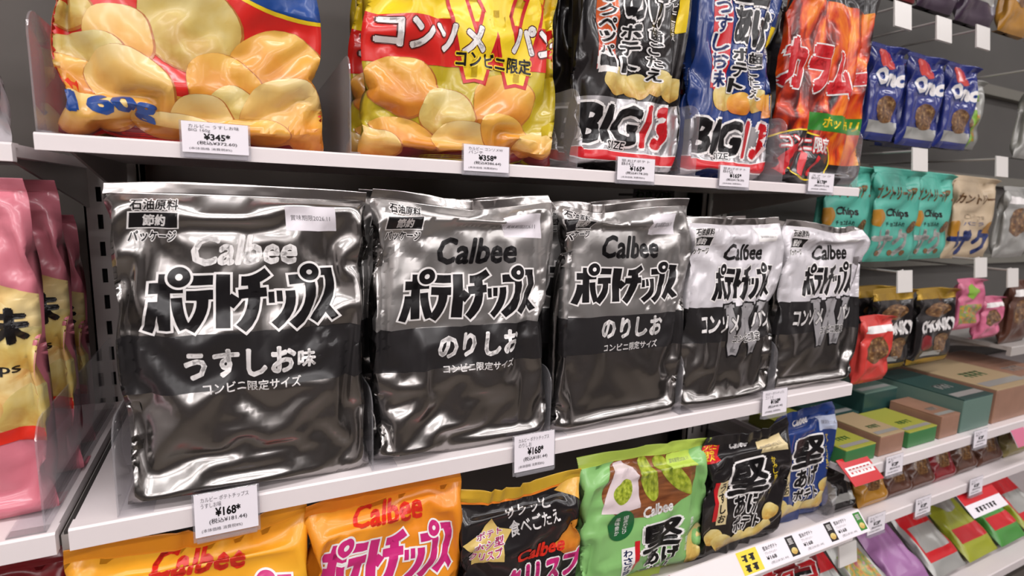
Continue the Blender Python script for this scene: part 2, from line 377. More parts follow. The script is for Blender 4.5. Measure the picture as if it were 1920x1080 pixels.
def make_bag(name, label, cat, loc, w, h, d, shp, base, prints, seal=None, rot=(0, 0, 0), group=None, mirror=False, waist=0.955, sealn=12):
    P, s = shape(shp); P = P.copy()
    if mirror: P[..., 0] *= -1; P = P[:, :, ::-1]
    P[..., 0] *= w / np.ptp(P[..., 0]); P[..., 2] *= h / P[..., 2].max()
    P[..., 1] *= d / (P[1, ..., 1] - P[0, ..., 1]).max()
    ny, nx = P.shape[1] - 1, P.shape[2] - 1
    # full bags keep an almost straight outline between the wide seals
    rw = np.ptp(P[..., 0], axis=2).max(0); k = np.clip(waist * w / rw, 1.0, 1.35)
    for _ in range(4): k = np.convolve(np.pad(k, 2, mode='edge'), np.ones(5) / 5, 'valid')
    P[..., 0] *= k[None, :, None]; P[..., 0] *= w / np.ptp(P[..., 0])
    P[..., 0] -= (P[..., 0].max() + P[..., 0].min()) / 2
    root = thing(name, label, cat, loc, rot, group)
    Fr = P[0]
    xt = np.maximum.accumulate(Fr[int(ny * .3):int(ny * .8), :, 0].mean(0)); xt += np.arange(nx + 1) * 1e-7
    zt = np.maximum.accumulate(Fr[:, int(nx * .3):int(nx * .7), 2].mean(1)); zt += np.arange(ny + 1) * 1e-7
    xt = .45 * xt + .55 * np.linspace(-.5, .5, nx + 1) * w * 1.02
    zl = np.linspace(0, 1, ny + 1); zl = (zl - zl[s]) / (1 - zl[s]) * h
    zt = .5 * zt + .5 * zl; zt = np.maximum.accumulate(zt) + np.arange(ny + 1) * 1e-7
    # film normals of the front sheet
    N = np.cross(np.gradient(Fr, axis=1), np.gradient(Fr, axis=0)); N /= np.sqrt((N * N).sum(-1, keepdims=True)) + 1e-12
    if N[..., 1].mean() > 0: N *= -1
    mats = [base]; Vs = []; Fs = []; MI = []; UVs = []; nv = 0
    uu, vv = np.meshgrid(np.linspace(0, 1, nx + 1), np.linspace(0, 1, ny + 1))
    j0, j1 = s, ny - s
    for a in range(2):
        Q = P[a][j0:j1 + 1].copy()
        Vs.append(Q.reshape(-1, 3)); UVs.append(np.stack([uu[j0:j1 + 1], vv[j0:j1 + 1]], -1).reshape(-1, 2))
        n1, n2 = Q.shape[:2]
        for j in range(n1 - 1):
            for i in range(n2 - 1):
                o = nv + j * n2 + i; 
                for q in ((o, o + 1, o + n2 + 1), (o, o + n2 + 1, o + n2)): Fs.append(q if a == 0 else q[::-1]); MI.append(0)
        nv += n1 * n2
    def bil(A, gi, gj):
        i = np.clip(gi.astype(int), 0, nx - 1); j = np.clip(gj.astype(int), 0, ny - 1); fi = (gi - i)[:, None]; fj = (gj - j)[:, None]
        lo = fi >= fj
        a = A[j, i] * (1 - fi) + A[j, i + 1] * (fi - fj) + A[j + 1, i + 1] * fj
        b = A[j, i] * (1 - fj) + A[j + 1, i] * (fj - fi) + A[j + 1, i + 1] * fi
        return np.where(lo, a, b)
    for v, f, m, layer in prints:
        v = np.array(v, float)
        gi = np.interp(v[:, 0] / 1000, xt, np.arange(nx + 1)); gj = np.interp(v[:, 1] / 1000, zt, np.arange(ny + 1))
        gi = np.clip(gi, .02, nx - .02); gj = np.clip(gj, .2, ny - s - .02)
        cv, cf = cut_grid(np.stack([gi, gj], -1), f)
        if not len(cf): continue
        pos = bil(Fr, cv[:, 0], cv[:, 1]); nn = bil(N, cv[:, 0], cv[:, 1]); nn /= np.linalg.norm(nn, axis=1, keepdims=True) + 1e-9
        pos = pos + nn * (0.00028 + 0.00009 * layer)
        if m not in mats: mats.append(m)
        mi = mats.index(m); mn = cv.min(0); rg = np.ptp(cv, axis=0) + 1e-9
        # orient print faces to the front
        q = cf[0]; A = cv[list(q)]; ar = sum(A[k][0] * A[(k + 1) % len(q)][1] - A[(k + 1) % len(q)][0] * A[k][1] for k in range(len(q)))
        for q in cf:
            A = cv[list(q)]; ar = (A[:, 0] * np.roll(A[:, 1], -1) - np.roll(A[:, 0], -1) * A[:, 1]).sum()
            Fs.append(tuple(i + nv for i in (q if ar > 0 else q[::-1]))); MI.append(mi)
        Vs.append(pos); UVs.append((cv - mn) / rg); nv += len(pos)
    pm = make_mesh('pouch', np.concatenate(Vs), Fs, MI, np.concatenate(UVs), mats)
    link('pouch', pm, root)
    # crimped seals, each a strip of fine horizontal ridges
    seal = seal or base
    for nm, ja, jb in (('top_seal', ny - s, ny), ('bottom_seal', s, 0)):
        k = sealn; rows = []
        for t in range(k + 1):
            g = ja + (jb - ja) * t / k; a = min(int(min(g, ny - 1e-6)), ny - 1); fr = g - a
            r = Fr[a] * (1 - fr) + Fr[a + 1] * fr
            r = r.copy(); r[:, 1] += (0.00045 if t % 2 else -0.00045) * (1 if t not in (0, k) else 0); rows.append(r)
        R = np.array(rows); th = np.array([0, .00035, 0]); VV = np.concatenate([(R - th).reshape(-1, 3), (R + th).reshape(-1, 3)])
        n2 = nx + 1; ff = []; off = (k + 1) * n2
        for t in range(k):
            for i in range(nx):
                o = t * n2 + i; q = (o, o + 1, o + n2 + 1, o + n2)
                if nm == 'bottom_seal': q = q[::-1]
                ff.append(q); ff.append(tuple(off + x for x in q[::-1]))
        for i in range(nx):
            o = k * n2 + i; ff.append((o, o + 1, off + o + 1, off + o))
        uvv = np.zeros((len(VV), 2)); uvv[:, 0] = np.tile(np.linspace(0, 1, n2), 2 * (k + 1))
        sm = make_mesh(nm, VV, ff, [0] * len(ff), uvv, [seal])
        link(nm, sm, root)
    return root

def flat_prints(name, prints, parent, origin, xax, zax, nrm, lift=0.00025):
    """prints laid on a flat face: one mesh on an existing part's plane"""
    xax, zax, nrm, origin = map(np.array, (xax, zax, nrm, origin))
    Vs = []; Fs = []; MI = []; UVs = []; mats = []; nv = 0
    for v, f, m, layer in prints:
        v = np.array(v, float)
        pos = origin + v[:, :1] / 1000 * xax + v[:, 1:2] / 1000 * zax + nrm * (lift + 0.00006 * layer)
        if m not in mats: mats.append(m)
        Vs.append(pos); UVs.append((v - v.min(0)) / (np.ptp(v, axis=0) + 1e-9))
        for q in f: Fs.append(tuple(i + nv for i in q)); MI.append(mats.index(m))
        nv += len(v)
    me = make_mesh(name, np.concatenate(Vs), Fs, MI, np.concatenate(UVs), mats)
    return link(name, me, parent)

# ------------------------------------------------------------------ the room
FLOOR = M('floor_vinyl', (128, 120, 112), 0.35, noise=0.06, nscale=6)
WALLP = M('painted_wall', (196, 190, 188), 0.7, noise=0.05, nscale=4)
OPP = M('facing_goods', (84, 78, 74), 0.7, noise=0.6, nscale=5)
BACKP = M('gondola_back', (88, 82, 77), 0.6, noise=0.05, nscale=12)
CEILM = M('ceiling_board', (225, 222, 218), 0.8)
XL, XR, YO, YB = -2.2, 3.6, -4.6, 0.80
struct('floor', [(XL, XR, YO, YB + .1, -0.05, 0)], FLOOR)
struct('ceiling', [(XL, XR, YO, YB + .1, 2.6, 2.65)], CEILM)
struct('wall_left', [(XL - .05, XL, YO, YB + .1, 0, 2.6)], WALLP)
struct('wall_right', [(XR, XR + .05, YO, YB + .1, 0, 2.6)], WALLP)
struct('wall_front', [(XL, XR, YO - .05, YO, 0, 2.6)], WALLP)
og = thing('opposite_gondola', 'low shelf unit across the aisle, facing the chip shelves', 'shelf unit', (0, -1.5, 0))
link('back', box_mesh('back', [(-2.0, 3.4, -0.5, 0, 0.0, 1.5)]), og, [OPP])
for z in (.25, .55, .85, 1.15): link('shelf_board', box_mesh('shelf_board', [(-2.0, 3.4, 0, .12, z - .02, z)]), og, [SHELF_W])
struct('wall_back', [(XL, XR, YB, YB + .1, 0, 2.6)], BACKP)

# ------------------------------------------------------------------ shelves, uprights, dividers
def shelf(label, x0, x1, yf, yb, zt, lip, name='shelf', mat=SHELF_W, group=None):
    r = thing(name, label, 'shelf', (x0, yf, zt), group=group)
    L = x1 - x0
    link('board', box_mesh('board', [(0.001, L - 0.001, 0.006, yb - yf, -0.009, -0.0004)]), r, [mat])
    me = prism_mesh('front_lip', [(0.0, -lip), (0.0, -0.0015), (0.0015, 0.0), (0.014, 0.0), (0.014, -0.003), (0.008, -0.003), (0.008, -lip)], 'x', 0, L)
    link('front_lip', me, r, [mat])
    for x in (0.012, L - 0.012):
        link('bracket', prism_mesh('bracket', [(0.03, -0.009), (yb - yf, -0.009), (yb - yf, -0.05), (0.10, -0.022)], 'x', x - 0.0012, x + 0.0012), r, [GREYMETAL])
    return r
ZA, YA = 1.3254, 0.486
ZB_, YBs = 1.0465, 0.460
shelf('white shelf carrying the big party bags of chips', -0.124, 0.782, YA, 0.74, ZA, 0.0118)
shelf('white shelf carrying the row of silver and black chip bags', -0.120, 0.784, YBs, 0.74, ZB_, 0.0167)
shelf('white shelf end at the upper left beside the red chip bag', -0.95, -0.136, YA, 0.74, 1.3175, 0.0125)
shelf('white shelf holding the pink chip bags at the left edge', -0.95, -0.1275, YBs, 0.74, 1.0458, 0.0168)

def upright(x, label):
    r = thing('shelf_upright', label, 'shelf post', (x, 0.745, 0))
    b = [(-0.026, 0.026, 0.012, 0.05, 0.0, 2.2, 1)]
    for a, c in ((-0.026, -0.0145), (-0.0095, 0.0095), (0.0145, 0.026)): b.append((a, c, 0, 0.003, 0, 2.2, 0))
    for xs in (-0.012, 0.012):
        for k in range(73): b.append((xs - 0.0025, xs + 0.0025, 0, 0.003, k * 0.03, k * 0.03 + 0.014, 0))
    b += [(-0.026, -0.024, 0, 0.05, 0, 2.2, 0), (0.024, 0.026, 0, 0.05, 0, 2.2, 0)]
    link('slotted_post', box_mesh('slotted_post', b), r, [GREYMETAL, M('post_hollow_shade', (20, 19, 19), 0.8)])  # near-black core paints the shade seen through the slots
    link('foot', box_mesh('foot', [(-0.03, 0.03, -0.28, 0.05, 0, 0.05)]), r, [GREYMETAL])
    return r
upright(-0.127, 'grey slotted metal post between the pink bags and the silver bags')
upright(0.787, 'grey slotted metal post behind the right end of the silver bag shelf')

def divider(label, x, y0, z, depth=0.25, h=0.075, foot=0.022, side=1, group=None):
    r = thing('shelf_divider', label, 'divider', (x, y0, z), group=group)
    rr = 0.018; pts = [(0.0, 0.0015), (0.0, h - rr)]
    for k in range(1, 7):
        a = math.pi / 2 * k / 6; pts.append((rr - rr * math.cos(a), h - rr + rr * math.sin(a)))
    pts += [(depth, h), (depth, 0.0015)]
    link('panel', prism_mesh('panel', pts, 'x', -0.0006, 0.0006), r, [CLEAR])
    link('base_flange', box_mesh('base_flange', [(-0.0006, foot, 0, depth, 0.0, 0.0015)] if side > 0 else [(-foot, 0.0006, 0, depth, 0.0, 0.0015)]), r, [CLEAR])
    return r
DG = 'clear dividers on the shelves'
for x, lab in ((-0.0905, 'clear plastic divider at the left end of the silver bag shelf'),
               (0.0975, 'clear plastic divider between the first and second silver bags'),
               (0.2795, 'clear plastic divider between the second and third silver bags'),
               (0.4585, 'clear plastic divider between the third silver bag and the first white-topped bag'),
               (0.6195, 'clear plastic divider between the two white-topped silver bags')):
    divider(lab, x, YBs + 0.003, ZB_, group=DG)
for x, lab in ((-0.1225, 'clear plastic divider at the left of the red chip bag on the top shelf'),
               (0.0860, 'clear plastic divider between the red bag and the yellow bag on the top shelf'),
               (0.3130, 'clear plastic divider between the yellow bag and the black bag on the top shelf'),
               (0.4755, 'clear plastic divider between the black bag and the blue bag on the top shelf'),
               (0.6240, 'clear plastic divider between the blue bag and the fiery orange bag'),
               (0.7790, 'clear plastic divider at the right end of the top shelf')):
    divider(lab, x, YA + 0.003, ZA, h=0.082, foot=0.008, group=DG)
divider('clear plastic divider at the right end of the pink bag shelf', -0.1335, YBs + 0.003, 1.0458, h=0.082, side=-1, group=DG)
# folded grey metal edge strips in the gap between the two bays
g = thing('shelf_end_rail', 'grey metal rail in the gap left of the silver bag shelf', 'rail', (-0.1238, 0.47, 1.030))
link('channel', box_mesh('channel', [(-0.003, 0.003, 0, 0.30, -0.006, 0.008)]), g, [GREYMETAL])
link('groove', box_mesh('groove', [(-0.0012, 0.0012, 0, 0.30, 0.008, 0.0105)]), g, [DARKMETAL])

# ------------------------------------------------------------------ price tags
def price_tag(label, x, yf, ztop, w, h, lines, group='price tags on the shelf lips', tilt=-4):
    r = thing('price_tag', label, 'price tag', (x, yf - 0.0022, ztop), (math.radians(tilt), 0, 0), group)
    link('holder', box_mesh('holder', [(-w / 2 - .0015, w / 2 + .0015, -0.0004, 0.0012, -h - .004, 0.0005),
                                       (-w / 2 + .001, w / 2 - .001, -0.003, -0.0004, -h - .004, -h - .001)], 0.0003), r, [HOLDER])
    c = link('card', box_mesh('card', [(-w / 2, w / 2, -0.0008, -0.0005, -h, 0)]), r, [PAPER])
    W2, H2 = w * 500, h * 1000; p = []
    for t, x0, x1, z0, z1, b in lines:
        p += T(t, GREYINK if b < 0.02 else BLACK, -W2 + 2 * W2 * x0, -W2 + 2 * W2 * x1, -H2 + H2 * z0, -H2 + H2 * z1, b)
    flat_prints('print', p, c, (0, -0.0008, 0), (1, 0, 0), (0, 0, 1), (0, -1, 0), 0.00015)
    return r
def lines(name, fl, yen, tax):
    return [(name, .10, .86, .80, .92, .008), (fl, .10, .42, .66, .78, .008), ('¥' + yen + '*', .32, .72, .42, .64, .03),
            ('(税込¥' + tax + ')', .22, .82, .25, .39, .012), ('(本体価格 消費税8%)', .10, .74, .08, .18, .006)]
price_tag('price tag reading 168 yen under the first silver bag', -0.019, YBs, 1.0565, 0.0445, 0.0345, lines('カルビー ポテトチップス', 'うすしお味', '168', '181.44'))
price_tag('price tag reading 168 yen under the second silver bag', 0.259, YBs, 1.0585, 0.046, 0.0375, lines('カルビー ポテトチップス', 'のりしお', '168', '181.44'))
price_tag('small price tag under the two white-topped silver bags', 0.615, YBs, 1.0600, 0.046, 0.0325, lines('カルビー ポテトチップス', 'コンソメ', '168', '181.44'))
f_ = YA / 0.455
for x, w, lab, ln in ((-0.0147, .0445, 'price tag reading 345 yen under the red chip bag', lines('カルビー うすしお味', 'BIG 160g', '345', '372.60')),
                   (0.209, .046, 'price tag reading 358 yen under the yellow chip bag', lines('カルビー コンソメW', 'パンチ', '358', '386.64')),
                   (0.385, .050, 'price tag under the black party bag', lines('堅あげポテト', 'BIG', '165', '178.20')),
                   (0.533, .049, 'price tag under the blue party bag', lines('堅あげポテト', 'BIG', '165', '178.20')),
                   (0.693, .051, 'price tag under the fiery orange bag', lines('スナック', 'BIG', '178', '192.24'))):
    price_tag(lab, x, YA, 1.3405, w, 0.0225 + (0.0015 if x > 0.1 else 0), ln, tilt=-2)

# ------------------------------------------------------------------ silver and black bags on the middle shelf
def badge(xo, zo, sc=1.0, slim=1.0):
    def X(v): return -77 + xo + (v + 77) * sc * slim
    r = T('石油原料', BLACK, X(-76.8), X(-47), 227.3 + zo, 235 + zo, .025, out=WHITE, ext=.09)
    r += rect(X(-78), X(-46), 214.6 + zo, 226.4 + zo, WHITE, 1) + rect(X(-77), X(-47), 215.4 + zo, 225.6 + zo, BLACK, 2)
    r += T('節約', WHITE, X(-69.5), X(-54.5), 216.4 + zo, 224.4 + zo, .04, layer=3)
    r += T('パッケージ', BLACK, X(-77), X(-47.5), 205.5 + zo, 213.2 + zo, .025, out=WHITE, ext=.09)
    return r
def date(x0, x1, z0, z1, mat=None, txt='賞味期限2026.11'):
    return rect(x0, x1, z0, z1, mat or PAPER, 1) + T(txt, GREYINK, x0 + (x1 - x0) * .1, x1 - (x1 - x0) * .12, z0 + (z1 - z0) * .42, z0 + (z1 - z0) * .66, .01)
def marks(x0, x1, z0, z1, mat, n=5, layer=3, seed=0):
    rng = random.Random(seed + int(x0 * 7 + z0)); r = []; x = x0; st = (x1 - x0) / n
    for k in range(n):
        a = x0 + k * st; h = z1 - z0
        r += rect(a + st * .1, a + st * .85, z0 + h * .78, z1, mat, layer) + rect(a + st * rng.uniform(.2, .5), a + st * .72, z0, z1, mat, layer)
        if rng.random() < .6: r += rect(a + st * .05, a + st * .6, z0 + h * .3, z0 + h * .5, mat, layer)
    return r
def maker(mat, x0, x1, z0, z1, rot=0, layer=2, out=None):
    return T('Calbee', mat, x0, x1, z0, z1, .035, .22, rot, out=out, layer=layer)
def conv(x0, x1, z0, z1): return T('コンビニ限定サイズ', WHITE, x0, x1, z0, z1, .02)
p1 = badge(0, 0) + date(28, 67, 213.5, 231.5) + maker(WHITE, -38, 34.5, 187.5, 210.5) + logo(-67.7, 64, 135, 189, BLACK, WHITE)
p1 += rect(-95, 95, 93, 137, BAND, 0) + T('うすしお', WHITE, -45, 30, 101.5, 124.5, .045) + T('味', WHITE, 31, 44.5, 104.6, 119.5, .04) + conv(-35, 33.5, 90, 98.5)
p2 = rect(-95, 95, 128, 262, FOILTOP, 0) + badge(-1, 0) + date(34, 74, 208, 228) + maker(BLACK, -33, 46, 184, 208) + logo(-63, 69, 131, 183, BLACK, WHITE)
p2 += rect(-95, 95, 89.5, 128, BAND, 0) + T('のりしお', WHITE, -30, 52, 98, 122, .045) + conv(-24, 47, 84.5, 92.5)
p3 = rect(-95, 95, 127, 262, FOILTOP, 0) + badge(-2, 2) + date(28, 67, 213, 232) + maker(BLACK, -32.5, 41, 187, 211) + logo(-63, 71, 137, 184, BLACK, WHITE)
p3 += rect(-95, 95, 88, 127, BAND, 0) + T('のりしお', WHITE, -28, 52, 102, 125, .045) + conv(-23.5, 47, 88.5, 97)
def bigW(x0, x1, z0, z1, ink, line, ext, layer):
    sx, sz = x1 - x0, z1 - z0
    P_ = [([(.10, 1), (.30, .02)], 0), ([(.30, .02), (.46, .70)], 0), ([(.54, .70), (.70, .02)], 0), ([(.70, .02), (.90, 1)], 0), ([(.40, .98), (.52, .58)], 0), ([(.60, .98), (.50, .58)], 0)]
    q = [([(x0 + a * sx, z0 + b * sz) for a, b in pts], sx * .15) for pts, _ in P_]
    q += [([(x0 + a * sx, z0 + sz * .97), (x0 + (a + .24) * sx, z0 + sz * .97)], sz * .06) for a in (-.02, .38, .78)]
    return strokes(q, line, layer - 1, ext) + strokes(q, ink, layer)
def consomme(dx, z, dz):
    p = rect(-95, 95, z, 262, WHITEFILM, 0) + rect(-95, 95, z - 43, z, BAND, 0) + badge(5 + dx, -16 + dz, 0.9)
    p += maker(BLACK, -24 + dx, 43 + dx, 182 + dz, 202 + dz) + logo(-40 + dx, 60 + dx, 132 + dz, 180 + dz, BLACK, WHITE)
    p += bigW(-20 + dx, 57 + dx, 66 + dz, 130 + dz, M('mid_grey_ink', (150, 147, 149), .35), BLACK, 2.2, 2)
    p += T('コンソメ', WHITE, -50 + dx, 3 + dx, 96 + dz, 118 + dz, .035, out=BLACK, ext=.05, layer=4) + T('パン', WHITE, 34 + dx, 64 + dx, 99 + dz, 121 + dz, .035, out=BLACK, ext=.05, layer=4)
    p += T('コンビニ限定', BLACK, 1 + dx, 47 + dx, 82 + dz, 93 + dz, .02, out=WHITE, ext=.08, layer=6)
    p += rect(30 + dx, 64 + dx, 205 + dz, 222 + dz, WHITE, 1) + T('賞味期限2026.11', GREYINK, 34 + dx, 60 + dx, 209 + dz, 212 + dz, .01)
    return p
p4 = consomme(0, 128, 0); p5 = consomme(-4, 126, -3)
SG = 'silver and black chip bags on the middle shelf'
b1 = make_bag('chip_bag', 'silver and black chip bag with white maker name, first from the left on its shelf', 'chip bag', (0.0045, 0.478, ZB_ + .0005), .1825, .2485, .036, 'crease', FOIL, p1, FOILSEAL, group=SG)
b2 = make_bag('chip_bag', 'silver and black chip bag with black maker name, second from the left', 'chip bag', (0.1885, 0.478, ZB_ + .0005), .1810, .2505, .036, 'soft', FOIL, p2, FOILSEAL, group=SG)
b3 = make_bag('chip_bag', 'silver and black chip bag with black maker name, the middle one of five', 'chip bag', (0.3695, 0.478, ZB_ + .0005), .1780, .2530, .036, 'slim', FOIL, p3, FOILSEAL, group=SG)
b4 = make_bag('chip_bag', 'white-topped silver chip bag, fourth in the front row, left of a matching one', 'chip bag', (0.5375, 0.479, ZB_ + .0005), .158, .2350, .036, 'crisp', FOIL, p4, FOILSEAL, group=SG)
b5 = make_bag('chip_bag', 'white-topped silver chip bag at the right end of the front row', 'chip bag', (0.711, 0.483, ZB_ + .0005), .174, .2320, .036, 'slim', FOIL, p5, FOILSEAL, group=SG, mirror=True)
for b, (x, o1), what in ((b1, (0.0045, -.001), 'white-named silver bag at the left'), (b2, (0.189, -.002), 'second silver bag'), (b3, (0.372, -.003), 'third silver bag'),
                   (b4, (0.541, -.002), 'first white-topped bag'), (b5, (0.716, -.003), 'last white-topped bag')):
    dup(b, (x + o1, 0.532, ZB_ + .0005), 'chip bag second in line behind the ' + what)

# ------------------------------------------------------------------ party bags on the top shelf
RED = M('red_film', (214, 40, 34), 0.25, coat=.3); GOLDCHIP = M_ramp('chip_photo', [(0.22, (190, 112, 34)), (0.42, (216, 158, 70)), (0.6, (224, 186, 108)), (0.8, (226, 204, 144))], scale=2.2, mixuv=0.55, distort=.4)
CHIP2 = M_ramp('golden_chip_photo', [(0.25, (188, 102, 28)), (0.5, (218, 148, 52)), (0.75, (228, 180, 84))], scale=2.5, mixuv=.5, distort=.5)
CHIP3 = M_ramp('pale_chip_photo', [(0.28, (186, 140, 62)), (0.5, (210, 184, 104)), (0.8, (222, 208, 150))], scale=3, mixuv=.4, distort=.6)
CHIPRIM = M('browned_chip_edge', (176, 104, 44), .3, coat=.2)
BLUEINK = M('blue_ink', (30, 70, 140), .3); NAVY = M('navy_ink', (28, 48, 104), .3); OLIVE = M('olive_yellow_film', (190, 168, 40), 0.25, coat=.3)
REDINK = M('red_ink', (196, 30, 38), .3); YEL = M('yellow_ink', (238, 206, 40), .3); GOLDF = M('golden_film', (214, 160, 62), .25, coat=.3)
DKRED = M('dark_red_film', (120, 24, 30), .3, coat=.2)
pr = rect(-100, 100, 38, 330, RED, 0) + rect(-100, 100, 0, 38, GOLDF, 0, 0) + rect(-100, 100, 0, 9, DKRED, 1)
pr += ell(62, 128, 46, 22, YEL, 1, n=40, rot=-6) + ell(62, 129, 44, 20, BLUEINK, 2, n=40, rot=-6)
for i, (cx, cz, rx, rz, m, ro) in enumerate([(-74, 92, 17, 15, CHIP3, 0), (-2, 90, 30, 34, CHIP3, 10), (55, 62, 34, 34, CHIP2, -15), (-44, 76, 20, 22, GOLDCHIP, 0), (-62, 62, 20, 16, CHIP3, 20),
                                            (-74, 44, 18, 16, CHIP2, -25), (18, 48, 26, 26, CHIP2, 0), (-42, 42, 30, 24, GOLDCHIP, -30), (24, 34, 18, 17, CHIP3, 0), (2, 24, 22, 18, GOLDCHIP, 15), (60, 34, 30, 26, GOLDCHIP, 20), (84, 22, 18, 16, CHIP2, 0), (-70, 20, 26, 14, GOLDCHIP, -8), (40, 16, 26, 12, CHIP2, 0), (-20, 14, 30, 12, GOLDCHIP, 5)]):
    pr += ell(cx + .6, cz - .8, rx + 1, rz + 1, CHIPRIM, 2.8 + i * .6, wob=.10, seed=i + 3, rot=ro) + ell(cx, cz, rx, rz, m, 3.1 + i * .6, wob=.10, seed=i + 3, rot=ro)
pr += T('160g', BLUEINK, -82, -30, 15, 33, .05, slope=-.02, layer=14)
AG = 'party-size chip bags on the top shelf'
a1 = make_bag('chip_bag', 'large red chip bag with printed golden chips, far left of the top shelf', 'chip bag', (-0.026, 0.532, ZA + .0005), .190, .310, .056, 'tall', RED, pr, group=AG)
py = rect(-105, 105, 150, 330, YEL, 0) + rect(-105, 105, 124, 330, YEL, 0, .07) + rect(-105, 105, 84, 124, RED, 1, .07) + rect(-105, 105, 0, 18, DKRED, 1)
for i, (cx, cz, rx, rz, m, ro) in enumerate([(-58, 68, 27, 26, CHIP2, 0), (32, 60, 30, 30, CHIP2, 10), (-22, 48, 26, 22, CHIP3, 20), (-58, 26, 26, 12, CHIP2, -10), (-8, 26, 28, 16, GOLDCHIP, 10), (40, 30, 30, 20, CHIP2, -20), (74, 24, 22, 14, GOLDCHIP, 20), (-84, 16, 18, 10, GOLDCHIP, 0)]):
    py += ell(cx + .6, cz - .8, rx + 1, rz + 1, CHIPRIM, 2.8 + i * .6, wob=.10, seed=i + 31, rot=ro) + ell(cx, cz, rx, rz, m, 3.1 + i * .6, wob=.10, seed=i + 31, rot=ro)
py += bigW(-26, 72, 80, 165, YEL, REDINK, 3.2, 8)
py += T('コンソメ', WHITE, -78, 12, 101, 127, .045, out=M('brown_ink', (90, 30, 26), .3), ext=.035, layer=9, slope=.03) + T('パンチ', WHITE, 38, 108, 108, 136, .045, out=MATS['brown_ink'], ext=.035, layer=9, slope=-.02)
py += T('コンビニ限定', BLACK, -13, 57, 91, 106, .03, out=YEL, ext=.08, layer=12, slope=.0)
a2 = make_bag('chip_bag', 'large yellow chip bag with a red band and a big letter W', 'chip bag', (0.203, 0.534, ZA + .0005), .204, .310, .056, 'tall', OLIVE, py, group=AG, mirror=True)
NEARBLACK = M('black_film', (30, 27, 28), 0.22, coat=.3); NAVYF = M('navy_film', (30, 56, 118), 0.2, coat=.4)
ORANGE_P = M_ramp('orange_strip_print', [(0.2, (180, 40, 24)), (0.6, (214, 96, 30)), (0.9, (236, 170, 70))], scale=2, mixuv=.6)
SILVERLAB_REFL = M('silver_label_and_reflection', (172, 170, 172), .25, .6)
def bigbag(film, x0, side, shift=0):
    p = rect(-75, 75, 12, 83, SILVERLAB_REFL, 0) if film is NEARBLACK else rect(-75, 75, 8, 73, SILVERLAB_REFL, 0)  # silver label; on the blue bag its upper part paints the divider's grey reflection
    p += T('BIG', BLACK, -66 + shift, 12 + shift, 34, 77, .05, .15, out=WHITE, ext=.05, layer=4) + T('13', REDINK, 13 + shift, 58 + shift, 33, 80, .045, .15, out=WHITE, ext=.05, layer=4)
    p += T('SIZE', BLACK, -33 + shift, -8 + shift, 29.5, 38, .02, .1, out=WHITE, ext=.1, layer=6)
    p += rect(-75, 75, 17, 27, REDINK, 2) + rect(-75, 75, 16, 28, WHITE, 1)
    for i, (cx, cz) in enumerate([(-24, 100), (2, 97), (30, 104), (50, 100)]): p += ell(cx + shift, cz, 18, 14, [CHIP3, CHIP2][i % 2] if film is NAVYF else CHIP3, 3 + i, wob=.12, seed=i + 50)
    p += rect(-48 + shift, -25 + shift, 110, 215, ORANGE_P if film is NEARBLACK else REDINK, 2) + TV(side, BLACK if film is NEARBLACK else NAVY, -46 + shift, -27 + shift, 112, 212, .03, out=WHITE, ext=.09, layer=5)
    p += T('堅', BLACK, -20 + shift, 40 + shift, 212, 268, .05, out=WHITE, ext=.05, layer=9) + T('あげ', BLACK, -20 + shift, 44 + shift, 162, 210, .05, out=WHITE, ext=.05, layer=9)
    p += TV('ポテト', BLACK, -20 + shift, 2 + shift, 108, 160, .04, out=WHITE, ext=.09, layer=9) + TV('歯ごたえ', BLACK, 12 + shift, 34 + shift, 104, 160, .03, out=WHITE, ext=.09, layer=9)
    p += rect(52 + shift, 60 + shift, 160, 196, YEL, 3) + TV('コンビニ限定', WHITE, 44 + shift, 51 + shift, 150, 210, .01, layer=4)
    return p
a3 = make_bag('chip_bag', 'tall black party bag with BIG 13 lettering, between the yellow and blue bags', 'chip bag', (0.395, 0.528, ZA + .0005), .144, .320, .048, 'crease', NEARBLACK, bigbag(NEARBLACK, 0, 'ブラックペッパー'), group=AG)
a4 = make_bag('chip_bag', 'tall blue party bag with BIG 13 lettering, right of the black one', 'chip bag', (0.553, 0.528, ZA + .0005), .138, .318, .046, 'crisp', NAVYF, bigbag(NAVYF, 0, 'うすしお味', 7), group=AG)
FLAME = M_ramp('flame_print', [(0.34, (24, 20, 22)), (0.42, (110, 20, 16)), (0.5, (206, 60, 20)), (0.6, (236, 130, 24)), (0.74, (242, 196, 60))], scale=3.4, detail=4, stretch=(1.6, .7, 1), distort=1.2)
GREENINK = M('green_ink', (52, 128, 44), .3)
pk = rect(-95, 95, 36, 240, FLAME, 0) + T('カラムー', REDINK, -88, 88, 122, 186, .075, .12, out=WHITE, ext=.03, layer=4, slope=-.04)
pk += rect(-38, 92, 78, 100, GREENINK, 2) + T('ホットチリ', YEL, -4, 74, 82, 96, .03, layer=3)
pk += ell(-30, 44, 62, 32, YEL, 2, rot=-8) + ell(-30, 44, 60, 30, NEARBLACK, 3, rot=-8) + T('コンビニ限定', WHITE, -74, 18, 49, 70, .03, out=REDINK, ext=.08, layer=5)
pk += strokes([([(-80, 16), (-68, 40), (-50, 54)], 11), ([(-46, 18), (-36, 36), (-28, 48)], 9), ([(-16, 18), (-10, 32), (-2, 44)], 6)], REDINK, 6, 0)
a5 = make_bag('chip_bag', 'black party bag with orange flames and bold red lettering, right end of the top shelf', 'chip bag', (0.727, 0.530, ZA + .0005), .180, .300, .050, 'soft', NEARBLACK, pk, group=AG)
